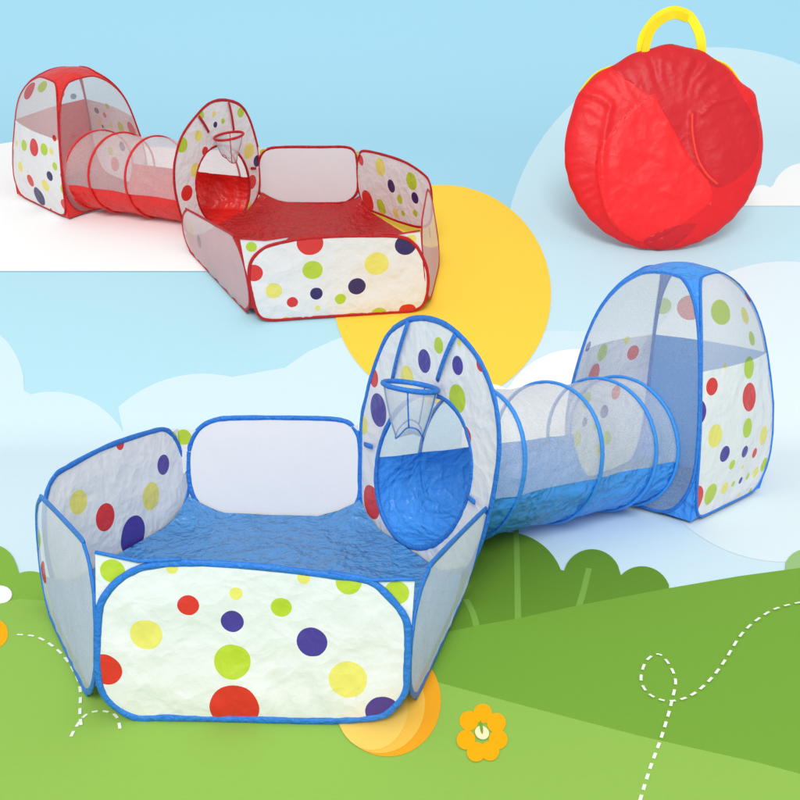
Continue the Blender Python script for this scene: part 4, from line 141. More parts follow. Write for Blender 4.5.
def cut_cloth(outline, holes, dots, step, keep=None, extra_lines=()):
    """triangulate a 2-D outline so that every printed dot follows its own edges; returns verts, tris, colour letters"""
    rng = random.Random(5)
    vs = []; es = []
    def loop(pts, closed=True):
        b = len(vs); vs.extend(Vector((p[0], p[1])) for p in pts); n = len(pts)
        for i in range(n if closed else n-1): es.append((b+i, b+(i+1) % n))
    loop(outline)
    for h in holes: loop(h)
    for l in extra_lines: loop(l, False)
    for d in dots:
        n = 36 if max(d[3], d[4]) > .03 else 24
        loop([(d[1]+d[3]*math.cos(2*PI*k/n), d[2]+d[4]*math.sin(2*PI*k/n)) for k in range(n)])
    x0 = min(p[0] for p in outline); x1 = max(p[0] for p in outline)
    y0 = min(p[1] for p in outline); y1 = max(p[1] for p in outline)
    y = y0
    while y < y1:
        x = x0
        while x < x1:
            q = (x+rng.uniform(-.25, .25)*step, y+rng.uniform(-.25, .25)*step)
            if inside(q, outline): vs.append(Vector(q))
            x += step
        y += step
    ov, oe, of, a, b, c = mathutils.geometry.delaunay_2d_cdt(vs, es, [], 0, 1e-6)
    tris = []; cols = []
    for f in of:
        cx = sum(ov[i].x for i in f)/len(f); cy = sum(ov[i].y for i in f)/len(f)
        if not inside((cx, cy), outline): continue
        if any(inside((cx, cy), h) for h in holes): continue
        if keep and not keep(cx, cy): continue
        col = 'w'
        for d in dots:
            if ((cx-d[1])/d[3])**2+((cy-d[2])/d[4])**2 < 1: col = d[0]
        tris.append(tuple(f)); cols.append(col)
    used = sorted({i for f in tris for i in f}); mp = {o: k for k, o in enumerate(used)}
    return [ov[i] for i in used], [tuple(mp[i] for i in f) for f in tris], cols

class Thing:
    """an Empty at the thing's base; its parts are children, their vertices measured from that base"""
    def __init__(s, name, label, cat, base, site, group=None):
        s.base = V3(base); s.site = site
        o = bpy.data.objects.new(name, None); o.empty_display_size = .05
        C.objects.link(o)
        o.matrix_world = site @ Matrix.Translation(s.base)
        o['label'] = label; o['category'] = cat
        if group: o['group'] = group
        s.o = o
    def part(s, name, verts, faces, mats, idx=None, parent=None, label=None, smooth=True):
        me = bpy.data.meshes.new(name)
        me.from_pydata([tuple(V3(v)-s.base) for v in verts], [], faces)
        for m in (mats if isinstance(mats, (list, tuple)) else [mats]): me.materials.append(m)
        if idx: me.polygons.foreach_set('material_index', idx)
        if smooth: me.polygons.foreach_set('use_smooth', [True]*len(me.polygons))
        me.update()
        o = bpy.data.objects.new(name, me); C.objects.link(o); o.parent = parent or s.o
        if label: o['label'] = label
        return o

def tube(pts, r, closed=True, sides=8, flat=1.0, up=None, wob=0.0):
    """a binding tape or wire swept along 3-D points"""
    n = len(pts); vs = []; fs = []
    P = [V3(p) for p in pts]
    N0 = None
    for i in range(n):
        if closed: t = P[(i+1) % n]-P[i-1]
        else: t = P[min(i+1, n-1)]-P[max(i-1, 0)]
        if t.length < 1e-9: t = Vector((1, 0, 0))
        t.normalize()
        if up is not None: a = up-t*up.dot(t)
        elif N0 is None: a = t.orthogonal()
        else: a = N0-t*N0.dot(t)
        if a.length < 1e-6: a = t.orthogonal()
        a.normalize(); N0 = a; b = t.cross(a)
        k = 1+wob*noise.noise(P[i]*60)
        for j in range(sides):
            g = 2*PI*j/sides
            vs.append(P[i]+a*(math.cos(g)*r*flat*k)+b*(math.sin(g)*r*k))
    m = n if closed else n-1
    for i in range(m):
        for j in range(sides):
            i2 = (i+1) % n; j2 = (j+1) % sides
            fs.append((i*sides+j, i*sides+j2, i2*sides+j2, i2*sides+j))
    if not closed:
        fs.append(tuple(range(sides-1, -1, -1))); fs.append(tuple((n-1)*sides+j for j in range(sides)))
    return vs, fs

def merge(*parts):
    vs = []; fs = []
    for v, f in parts:
        b = len(vs); vs += list(v); fs += [tuple(i+b for i in q) for q in f]
    return vs, fs

def ridge(p, f, oct=3):
    a = 0; k = 1.0
    for o in range(oct):
        a += k*(1-abs(noise.noise(p*f+Vector((o*7.3, 1.7*o, 3.1)))*2)); f *= 2.1; k *= .5
    return a-1.0

class Plane:
    def __init__(s, d):
        s.O = V3(d['O']); s.U = V3(d['U']); s.V = V3(d['V']); s.N = s.U.cross(s.V)
    def at(s, u, v, n=0): return s.O+s.U*u+s.V*v+s.N*n

def mat_list(tab):
    order = ['w', 'r', 'y', 'g', 'n', 's', 'z']
    return [tab[k] for k in order], {k: i for i, k in enumerate(order)}

def crumple(p, f):
    return noise.voronoi(p*f)[0][0]+.4*noise.voronoi(p*f*2.3+Vector((5, 2, 1)))[0][0]

def edge_fall(p, outline):
    return min((Vector((p[0], p[1]))-Vector((q[0], q[1]))).length for q in outline)

def cloth_panel(T, name, d, tab, rim_mat, rim_r, bulge=.006, crease=.002, step=.022, label=None, holes=(), outline=None, mapf=None, parent_rim=True):
    pl = Plane(d) if mapf is None else None
    ol = smooth_closed(outline or d['outline'])
    hs = [smooth_closed(h, 4) for h in holes]
    vs, fs, cols = cut_cloth(ol, hs, d.get('dots', []), step)
    u0 = min(p[0] for p in ol); u1 = max(p[0] for p in ol); v0 = min(p[1] for p in ol); v1 = max(p[1] for p in ol)
    out = []
    for p in vs:
        e = min(1, edge_fall(p, ol)/.05)
        q = Vector((p[0], p[1], 0))
        low = 1-min(1, max(0, (p[1]-v0)/(v1-v0)))
        n = e*(bulge*math.sin(PI*(p[0]-u0)/(u1-u0))*math.sin(PI*(p[1]-v0)/(v1-v0))
               + crease*(noise.noise(q*9)+.6*noise.noise(q*23+Vector((3, 1, 0)))+(.5+1.5*low*low)*ridge(Vector((p[0]+.45*p[1], p[1]*.4-p[0]*.25, .3)), 16, 2)+(.8+3.2*low*low)*crumple(Vector((p[0]*1.1+.5*p[1], p[1]*.55-p[0]*.2, .3)), 15)))
        out.append(pl.at(p[0], p[1], n) if pl else mapf(p[0], p[1], n))
    ml, ix = mat_list(tab)
    o = T.part(name, out, fs, ml, [ix[c] for c in cols], label=label)
    TN = None if pl else (mapf(.2, .1, 1)-mapf(.2, .1, 0)).normalized()
    f = (lambda p: pl.at(p[0], p[1])) if pl else (lambda p: mapf(p[0], p[1], 0))
    tv, tf = tube([f(p) for p in ol], rim_r, True, 8, .5, (pl.N if pl else (TN)), .18)
    T.part('rim', tv, tf, rim_mat, parent=o)
    for h in hs:
        tv, tf = tube([f(p) for p in h], rim_r*1.05, True, 8, .6, (pl.N if pl else None), .3)
        T.part('opening_rim', tv, tf, rim_mat, parent=o)
    return o, ol, pl

# ---------------------------------------------------------------- hexagonal ball pit
SIDES = [('FL', 'FR', 'front'), ('FR', 'R', 'right_front'), ('R', 'BR', 'right_back'), ('BR', 'BL', 'back'), ('BL', 'L', 'left_back'), ('L', 'FL', 'left_front')]
def rounded(w, h, r):
    """rounded rectangle, points every few degrees"""
    pts = []
    for cx, cy, a0 in ((w-r, r, -90), (w-r, h-r, 0), (r, h-r, 90), (r, r, 180)):
        for k in range(5): a = R(a0+90*k/4); pts.append((cx+r*math.cos(a), cy+r*math.sin(a)))
    return pts

def ball_pit(D, site, S, label, disc_side):
    base = {k: V3(v) for k, v in D['base'].items()}; top = {k: V3(v) for k, v in D['top'].items()}
    cen = sum(base.values(), Vector())/6
    T = Thing('ball_pit', label, 'ball pit', cen, site, 'hexagonal ball pits')
    # crumpled ground sheet
    ring = [base[k]*.985+cen*.015 for k in ('FL', 'FR', 'R', 'BR', 'BL', 'L')]
    vs, fs, cs = cut_cloth([(p.x+(q.x-p.x)*k/24, p.y+(q.y-p.y)*k/24) for p, q in zip(ring, ring[1:]+ring[:1]) for k in range(24)], [], [], .016)
    out = []
    for p in vs:
        q = Vector((p[0], p[1], .2))
        dmin = min(abs((Vector((p[0], p[1], 0))-a).cross((b-a).normalized()).length) for a, b in zip([Vector((r.x, r.y, 0)) for r in ring], [Vector((r.x, r.y, 0)) for r in ring[1:]+ring[:1]]))
        up = max(0, 1-dmin/.07)
        out.append((p[0], p[1], .006+.010*up*up+.055*max(0, 1-min((Vector((p[0], p[1], 0))-Vector((r.x, r.y, 0))).length for r in ring)/.13)**1.5+.006*crumple(q+Vector((.06*noise.noise(q*6), .06*noise.noise(q*6+Vector((9, 0, 0))), 0)), 10)*(1-up*.6)+.002*ridge(q, 24, 2)))
    T.part('base_sheet', out, fs, S['floor'])
    for a, b, key in SIDES:
        A, B, TA, TB = base[a], base[b], top[a], top[b]
        if key == disc_side: continue
        L = (B-A).length; h = ((TA-A).length+(TB-B).length)/2
        if key in S['patch']:
            d = dict(D['panels'].get(key, {}))
            o_, rad = S['patch'][key]
            w = L-.012
            def mp(u, v, n, A=A, B=B, TA=TA, TB=TB, L=L, h=h):
                s_, t_ = (u+.006)/L, v/h
                N = (B-A).cross(Vector((0, 0, 1))).normalized()
                return (A*(1-s_)+B*s_)*(1-t_)+(TA*(1-s_)+TB*s_)*t_+N*n+Vector((0, 0, .008*(1-t_)))
            d['dots'] = o_
            cloth_panel(T, 'side_panel', d, S['net'], S['rim'], S['rr'], outline=rounded(w, h, min(rad, h*.49)), mapf=mp, bulge=.012, label=S['lab'].get(key))
        else:
            d = D['panels'][key]
            tab = S['plain'] if key == 'back' else S['fab']
            o, ol, pl = cloth_panel(T, 'side_panel', d, tab, S['rim'], S['rr'], step=.015, bulge=.002 if key == 'back' else -.008 if key == 'front' else .008, crease=.0003 if key == 'back' else .0030 if key == 'front' else .0008, label=S['lab'].get(key))
            # white corner webs closing the gap above the rounded corners
            c2 = (A+B+TA+TB)/4
            nin = (cen-c2); nin.z = 0; nin.normalize()
            for (t0, t1, b0) in ((TA, TB, A), (TB, TA, B)):
                if (key, t0 is TA) in S['noweb']: continue
                P2 = lambda p: ((p-pl.O).dot(pl.U), (p-pl.O).dot(pl.V))
                g = t0+(t1-t0)*.27; dn = t0+(b0-t0)*.55; m = (t0+g)/2+(b0-t0)*.03
                tri = [P2(t0), P2(m), P2(g), P2(dn)]
                if sum((tri[i-1][0]*tri[i][1]-tri[i][0]*tri[i-1][1]) for i in range(4)) == 0: continue
                cc = t0+(g-t0)*.20+(b0-t0)*.10
                dots = [(S['webdot'].get((key, t0 is TA), 'g'), *P2(cc), .025, .025)]
                v2, f2, c3 = cut_cloth(tri, [], dots, .014, keep=lambda x, y: not inside((x, y), ol))
                if not f2: continue
                ml, ix = mat_list(S['fab'])
                if key == 'front': T.part('web_binding', *tube([t0+(m-t0)*k/4+Vector((0, 0, .002)) for k in range(4)]+[m+(g-m)*k/4+Vector((0, 0, .002)) for k in range(5)], .0042, False, 6, 1, None, .2), S['rim'])
                T.part('corner_web', [pl.at(p[0], p[1])+nin*.003 for p in v2], f2, ml, [ix[c] for c in c3])
    # tall oval gate panel with its round opening, hoop, straps and tags
    d = D['panels']['disc']
    o, ol, pl = cloth_panel(T, 'gate_panel', d, S['fab'], S['rim'], S['rr']*1.05, bulge=.004, crease=.0005, holes=[d['hole']], label=S['lab']['gate'])
    rr = .071 if site is BLUE else .078
    rc = pl.at(*d['ring'], rr+.01)
    circ = [rc+pl.U*rr*math.cos(a)+pl.N*rr*math.sin(a)+Vector((0, 0, .012*math.sin(a))) for a in [2*PI*k/40 for k in range(40)]]
    tv, tf = tube(circ, .0068, True, 10, 1, None, .1)
    hoop = T.part('basketball_hoop', tv, tf, S['rim'])
    nv = []; nf = []
    rows = 9; m = 40
    for i in range(rows):
        t = i/(rows-1); k = 1-.30*t-.18*t*t
        for j in range(m):
            a = 2*PI*j/m; w = 1+.10*math.sin(3*a+1)*t+.05*math.sin(5*a)*t
            nv.append(rc+pl.U*rr*k*w*math.cos(a)+pl.N*rr*k*w*math.sin(a)+Vector((0, 0, -.118*t+.012*math.sin(a)*(1-t)+.02*t*math.sin(2*a+.6))))
    for i in range(rows-1):
        for j in range(m): nf.append((i*m+j, i*m+(j+1) % m, (i+1)*m+(j+1) % m, (i+1)*m+j))
    nv.append(rc+Vector((.006, .004, -.128))); 
    for j in range(m): nf.append(((rows-1)*m+j, (rows-1)*m+(j+1) % m, len(nv)-1))
    T.part('net', nv, nf, S['hoopnet'], parent=hoop)
    seams = []
    for j in (4, 15, 27, 36): seams.append(tube([nv[i*m+j] for i in range(rows)], .002, False, 6))
    seams.append(tube([nv[(rows-1)*m+j] for j in range(m)], .002, True, 6))
    T.part('net_binding', *merge(*seams), S['rim'], parent=hoop)
    for st in d['straps']:
        a, b = st
        ps = [pl.at(a[0]+(b[0]-a[0])*k/8, a[1]+(b[1]-a[1])*k/8, .006+.004*math.sin(PI*k/8)) for k in range(9)]
        T.part('strap', *tube(ps, .008, False, 8, .35, pl.N), S['rim'])
    for tg in d['tags']:
        a, b = tg
        T.part('tie_tag', *tube([pl.at(*a, .008), pl.at((a[0]+b[0])/2, (a[1]+b[1])/2, .012), pl.at(*b, .014)], .008, False, 8, .4, pl.N), S['rim'])
    return T

# ---------------------------------------------------------------- pop-up tent
def rho_zeta(t):
    x = max(0, min(1, t))*(len(PROF)-1); i = min(int(x), len(PROF)-2); f = x-i
    def cr(k):
        p = [PROF[max(i-1, 0)][k], PROF[i][k], PROF[i+1][k], PROF[min(i+2, len(PROF)-1)][k]]
        return .5*(2*p[1]+(-p[0]+p[2])*f+(2*p[0]-5*p[1]+4*p[2]-p[3])*f*f+(-p[0]+3*p[1]-3*p[2]+p[3])*f**3)
    return max(.0, cr(0)), cr(1)

def play_tent(D, site, S, label, spec, tun):
    E = D['tent']; Cx = Vector((E['C'][0], E['C'][1], 0)); K = [Vector((k[0], k[1], 0)) for k in E['K']]; h = E['h']
    T = Thing('play_tent', label, 'play tent', Cx, site, 'pop-up play tents')
    def corner(k, t):
        r, z = rho_zeta(t); zz = max(0, min(1, z))
        f = 1+(E['fac'][k]-1)*math.sin(PI*zz)**.7 if E['fac'][k] != 1 else 1
        d = (K[k]-Cx)*r*f
        return Vector((Cx.x+d.x+E['shift'][0]*zz, Cx.y+d.y+E['shift'][1]*zz, h*z+.006))
    def surf(i, u, t, n=0):
        a, b = corner(i, t), corner((i+1) % 4, t)
        p = a*(1-u)+b*u
        w = (K[i]+K[(i+1) % 4])/2-Cx; w.normalize()
        su = math.sin(PI*max(0, min(1, u)))
        k = max(0, min(1, (t-.45)/.3))*max(0, min(1, (1.0-t)/.2))
        return p+w*(su*(.025*math.sin(PI*min(1, t*1.05))*(1 if t < .95 else 0)+.012*k)+n)+Vector((0, 0, .012*su*k))
    W = (K[1]-K[0]).length; HT = 1.05*h
    # rounded arch in (u*W, t*HT) so that the cut pattern is nearly in metres
    def arch(sq):
        pts = []
        for k in range(28):
            a = 2*PI*k/28
            ca, sa = math.cos(a), math.sin(a)
            e = 2/sq if sa < 0 else 2/3.6
            x = .5+.494*math.copysign(abs(ca)**(2/(sq if sa < 0 else 5.5)), ca)
            y = .40+(.40 if sa < 0 else .43)*math.copysign(abs(sa)**e, sa)
            pts.append((x*W, (y if sa >= 0 else max(.002, y))*HT))
        return pts
    m_all = {}
    for i in range(4):
        sp = spec[i]; ol = smooth_closed(arch(sp.get('square', 3.8)), 3)
        sm = .48*HT
        dots = [(c, u*W, t*HT, ru*W, rt*HT) for c, u, t, ru, rt in E['dots'][i]]+sp.get('extra', [])
        holes = []
        if i == tun['face']:
            bc = V3(D['tun_end']); bc.z = tun['r']+.012
            fd = (K[(i+1) % 4]-K[i]).normalized(); holes = [[]]
            for k in range(32):
                P_ = bc+fd*tun['r']*.985*math.cos(2*PI*k/32)+Vector((0, 0, tun['r']*.985*math.sin(2*PI*k/32)))
                u_, t_ = .5, .25
                for it in range(25):
                    s_ = surf(i, u_, t_); du = (surf(i, u_+.002, t_)-s_)/.002; dt = (surf(i, u_, t_+.002)-s_)/.002
                    r_ = P_-s_; a_, b_, c_ = du.dot(du), du.dot(dt), dt.dot(dt); d_ = a_*c_-b_*b_
                    e_, f_ = r_.dot(du), r_.dot(dt)
                    u_ += max(-.1, min(.1, (c_*e_-b_*f_)/d_)); t_ += max(-.1, min(.1, (a_*f_-b_*e_)/d_)); t_ = max(.0, min(.9, t_))
                holes[0].append((u_*W, max(.012*HT, t_*HT)))
        seam = [(0.0, sm+.02*W), (W*.5, sm), (W, sm+.01*W)]
        vs, fs, cols = cut_cloth(ol, holes, dots, .022, extra_lines=[[(x, sm) for x in (W*.012, W*.25, W*.5, W*.75, W*.988)]])
        upper = []; lower = []
        for f, c in zip(fs, cols):
            cy = sum(vs[j][1] for j in f)/len(f)
            (upper if cy > sm else lower).append((f, c))
        def pt(p):
            e = min(1, edge_fall(p, ol)/.05); q = Vector((p[0]+i*3, p[1], .1))
            return surf(i, p[0]/W, p[1]/HT, e*.004*(noise.noise(q*8)+.5*ridge(q, 7, 2)))
        for part, sel in (('upper_panel', upper), ('lower_panel', lower)):
            tab = S[sp[part]]
            used = sorted({j for f, c in sel for j in f}); mp = {o: k for k, o in enumerate(used)}
            ml, ix = mat_list(tab)
            T.part(part, [pt(vs[j]) for j in used], [tuple(mp[j] for j in f) for f, c in sel], ml, [ix[c] for f, c in sel], label=sp.get(part+'_label'))
        tv, tf = tube([surf(i, p[0]/W, p[1]/HT) for p in ol], S['rr']*.68, True, 8, .7, None, .18)
        T.part('arch_rim', tv, tf, S['rim'])
        # the coloured fabric between the arches
        full = [(0, 0), (W*.25, 0), (W*.5, 0), (W*.75, 0), (W, 0)]+[(W, HT*k/14) for k in range(1, 14)]+[(W, HT*.998), (W*.5, HT*.998), (0, HT*.998)]+[(0, HT*k/14) for k in range(13, 0, -1)]
        gv, gf, gc = cut_cloth(full, [], [], .024, keep=lambda x, y: not inside((x, y), ol), extra_lines=[ol+[ol[0]]])
        T.part('gusset', [surf(i, p[0]/W, p[1]/HT, -.004+.003*noise.noise(Vector((p[0]*20, p[1]*20, i)))) for p in gv], gf, S['satin'])
    # ground sheet
    g = []; 
    ring = [corner(k, 0.0) for k in range(4)]
    vs, fs, cs = cut_cloth([(p.x*.97+Cx.x*.03, p.y*.97+Cx.y*.03) for p in ring], [], [], .03)
    T.part('base_sheet', [(p[0], p[1], .012+.006*ridge(Vector((p[0], p[1], 0)), 9, 2)) for p in vs], fs, S['floor'])
    return T

# ---------------------------------------------------------------- crawl tunnel
def play_tunnel(D, site, S, label, hoops, tun):
    gp = Plane(D['panels']['disc']); ho = D['panels']['disc']['hole']
    uc = (min(p[0] for p in ho)+max(p[0] for p in ho))/2; vc = (min(p[1] for p in ho)+max(p[1] for p in ho))/2
    ru = (max(p[0] for p in ho)-min(p[0] for p in ho))/2*1.03; rv = (max(p[1] for p in ho)-min(p[1] for p in ho))/2*1.03
    a = gp.at(uc, vc, -.014); b = V3(D['tun_end']); rb = tun['r']; b.z = rb+.012
    po = sorted((math.atan2(p[1]-vc, p[0]-uc) % (2*PI), math.hypot(p[0]-uc, p[1]-vc)) for p in smooth_closed(ho, 4))
    po = [(po[-1][0]-2*PI, po[-1][1])]+po+[(po[0][0]+2*PI, po[0][1])]
    def hole_at(g):
        g = g % (2*PI)
        for (a0, r0), (a1, r1) in zip(po, po[1:]):
            if a0 <= g <= a1: r = r0+(r1-r0)*(g-a0)/max(1e-9, a1-a0); break
        return gp.at(uc+r*1.05*math.cos(g), vc+r*1.05*math.sin(g), -.008)
    ax = b-a; L = ax.length; dr = ax.normalized()
    K = [Vector((k[0], k[1], 0)) for k in D['tent']['K']]; fd = (K[(tun['face']+1) % 4]-K[tun['face']]).normalized()
    if fd.dot(gp.U) < 0: fd = -fd
    T = Thing('play_tunnel', label, 'crawl tunnel', (a.x*.5+b.x*.5, a.y*.5+b.y*.5, 0), site, 'crawl tunnels')
    allh = sorted(set([0.0]+hoops+[1.0]))
    def ringp(s, g, extra=0, wr=0):
        k = 0
        for h0, h1 in zip(allh, allh[1:]):
            if h0 <= s <= h1 and h1-h0 > .05: k = math.sin(PI*(s-h0)/(h1-h0))
        c = a+ax*s
        p = hole_at(g)*(1-s)+(b+fd*rb*math.cos(g)+Vector((0, 0, rb*math.sin(g))))*s
        rd = (p-c); r = rd.length; rd.normalize()
        wr = wr*min(1, s/.1)
        q = Vector((s*L*3, math.cos(g)*1.2, math.sin(g)*1.2))
        d = -r*.05*k*(1 if math.sin(g) > -.2 else .3)+extra+wr*(noise.noise(q*4)+.8*ridge(Vector((s*L+.3*g, g*.12, 1)), 14, 2)+.5*ridge(Vector((s*L*.6-.2*g, g*.3, 2)), 22, 2))
        p = p+rd*d
        p.z = max(p.z, .008+.004*noise.noise(p*30)*(1 if wr else 0))
        return p
    seam = R(-6)
    def sheet_part(name, g0, g1, m, wr, ng, ns=56):
        vs = []; fs = []
        for i in range(ns+1):
            for j in range(ng+1): vs.append(ringp(i/ns, g0+(g1-g0)*j/ng, 0, wr))
        for i in range(ns):
            for j in range(ng):
                q = i*(ng+1)+j; fs.append((q, q+1, q+ng+2, q+ng+1))
        return T.part(name, vs, fs, m)
    sheet_part('net_cover', seam, PI-seam, S['tunnet'], .003, 40)
    sheet_part('base_sleeve', PI-seam, 2*PI+seam, S['satin'], .005, 40)
    for h in hoops:
        pts = [ringp(h, 2*PI*k/56, .004) for k in range(56)]
        T.part('hoop', *tube(pts, S['rr']*.62, True, 8, 1.4, dr), S['hoop'])
    return T
# ---------------------------------------------------------------- cloth kinds of the two sets
fab_b = table('polyester', DOTS, bump=.25, bscale=13, ridged=True, rough=.33, spec=.5, trans=.12, var=.02)
fab_r = table('polyester_warm', DOTS2, bump=.25, bscale=13, ridged=True, rough=.33, spec=.5, trans=.12, var=.02)
net_b = table('netting', inknet(DOTS, (244, 245, 248)), net=.77, trans=.35, bump=.1, rough=.6)
net_r = table('netting_warm', inknet(DOTS2, (246, 234, 235)), net=.77, trans=.35, bump=.1, rough=.6)
veil_b = table('white_netting', inknet(DOTS, (246, 246, 247)), net=.40, trans=.5, bump=.1, rough=.6)
veil_r = table('white_netting_warm', inknet(DOTS2, (247, 242, 240)), net=.40, trans=.5, bump=.1, rough=.6)
side_b = table('side_netting', inknet(DOTS, (243, 244, 248)), net=.32, trans=.42, bump=.12, rough=.6)
side_r = table('side_netting_warm', inknet(DOTS2, (246, 234, 236)), net=.32, trans=.42, bump=.12, rough=.6)
plain = cloth('plain_grey', (229, 229, 232), bump=.02, trans=.1, var=.01)
plain_tab = {k: plain for k in 'wrygnsz'}
satin_b = cloth('blue_satin', (66, 150, 236), rough=.36, trans=.12, bump=.75, bscale=15, ridged=True, spec=.35, var=.1)
satin_r = cloth('red_satin', (222, 36, 30), rough=.36, trans=.08, bump=.5, bscale=13, ridged=True, spec=.45, var=.1)
floor_b = cloth('blue_groundsheet', (72, 136, 198), rough=.34, trans=0, bump=.7, bscale=22, ridged=True, spec=.55, var=.15)
floor_r = cloth('red_groundsheet', (176, 28, 28), rough=.4, trans=0, bump=.6, bscale=22, ridged=True, spec=.4, var=.15)
blue_sheer = cloth('blue_lining', (58, 146, 222), rough=.45, trans=.6, bump=.3, bscale=8, ridged=True, var=.08)
red_sheer = cloth('red_lining', (206, 54, 58), rough=.45, trans=.6, bump=.3, bscale=8, ridged=True, var=.08)
rim_b = cloth('blue_binding', (42, 118, 208), rough=.45, trans=0, bump=.5, bscale=60, var=.12)
rim_r = cloth('red_binding', (188, 22, 28), rough=.45, trans=0, bump=.5, bscale=60, var=.12)
hoop_b = cloth('blue_hoop_tape', (54, 140, 226), rough=.42, trans=0, bump=.3, bscale=50)
hoop_r = cloth('red_hoop_tape', (214, 32, 34), rough=.42, trans=0, bump=.3, bscale=50)
tun_b = cloth('tunnel_netting', (236, 238, 236), net=.56, trans=.25, bump=.25, bscale=16, ridged=True, rough=.45, netgrain=.12)
tun_r = cloth('tunnel_netting_warm', (240, 228, 228), net=.56, trans=.25, bump=.25, bscale=16, ridged=True, rough=.45, netgrain=.12)
hoopnet = cloth('hoop_netting', (225, 228, 232), net=.5, trans=.3, bump=.1)
one = lambda m: {k: m for k in 'wrygnsz'}
SB = dict(fab=fab_b, net=side_b, floor=floor_b, rim=rim_b, plain=plain_tab, satin=satin_b, hoop=hoop_b, tunnet=tun_b, hoopnet=hoopnet, rr=.0078,
          tentnet=net_b, veil=veil_b, lining=one(blue_sheer),
          patch=dict(right_front=([('s', .60, .26, .03, .03)], .13), left_front=([('r', .10, .13, .03, .03), ('g', .04, .2, .02, .03)], .13)),
          noweb=[('left_back', False)],
          webdot={('left_back', False): 'r', ('front', False): 'g', ('front', True): 'g', ('left_back', True): 'g'},
          lab=dict(front='wide polka-dot front panel with crumpled lower edge', back='plain pale grey back panel', right_front='sheer white side panel on the right', left_front='sheer white side panel on the left', left_back='polka-dot panel at the back left', gate='tall oval polka-dot panel with a round opening and a hoop'))
SR = dict(fab=fab_r, net=side_r, floor=floor_r, rim=rim_r, plain=plain_tab, satin=satin_r, hoop=hoop_r, tunnet=tun_r, hoopnet=hoopnet, rr=.0078,
          tentnet=net_r, veil=veil_r, lining=one(red_sheer),
          patch=dict(right_front=([('s', .25, .3, .03, .03)], .15), left_front=([('s', .3, .17, .035, .04), ('z', .16, .2, .05, .05)], .15)),
          noweb=[('right_back', True)],
          webdot={('front', False): 'y', ('right_back', False): 'r'},
          lab=dict(front='wide polka-dot front panel with a red rim', back='plain pale grey back panel', right_front='narrow sheer side panel on the right', left_front='sheer white side panel on the left', right_back='polka-dot panel at the back right', gate='tall oval polka-dot panel with a round opening and a hoop'))
ball_pit(DATA['blue'], BLUE, SB, 'large hexagonal polka-dot ball pit with blue rims and crumpled blue floor, standing at the front', 'right_back')
ball_pit(DATA['red'], RED, SR, 'smaller-looking hexagonal polka-dot ball pit with red rims and dark red floor, beside the red tunnel', 'left_back')
def L_(a, b): return dict(upper_panel=a, lower_panel=b)
tunB = dict(face=3, r=.205, r0=.235); tunR = dict(face=0, r=.222, r0=.228)
play_tent(DATA['blue'], BLUE, SB, 'blue-topped pop-up play tent with polka-dot lower walls at the end of the blue tunnel',
          [dict(L_('veil', 'fab'), square=6.5), L_('veil', 'lining'), L_('veil', 'fab'), L_('tentnet', 'tentnet')], tunB)
play_tent(DATA['red'], RED, SR, 'red-topped pop-up play tent with polka-dot lower walls at the end of the red tunnel',
          [L_('tentnet', 'tentnet'), L_('veil', 'fab'), L_('veil', 'lining'), dict(L_('veil', 'fab'), square=6.5)], tunR)
play_tunnel(DATA['blue'], BLUE, SB, 'see-through crawl tunnel with blue hoops and a blue base between blue tent and pit', [.2, .57, .86, .985], tunB)
play_tunnel(DATA['red'], RED, SR, 'see-through crawl tunnel with red hoops and a red base between red tent and pit', [.08, .52, .81, 1.0], tunR)

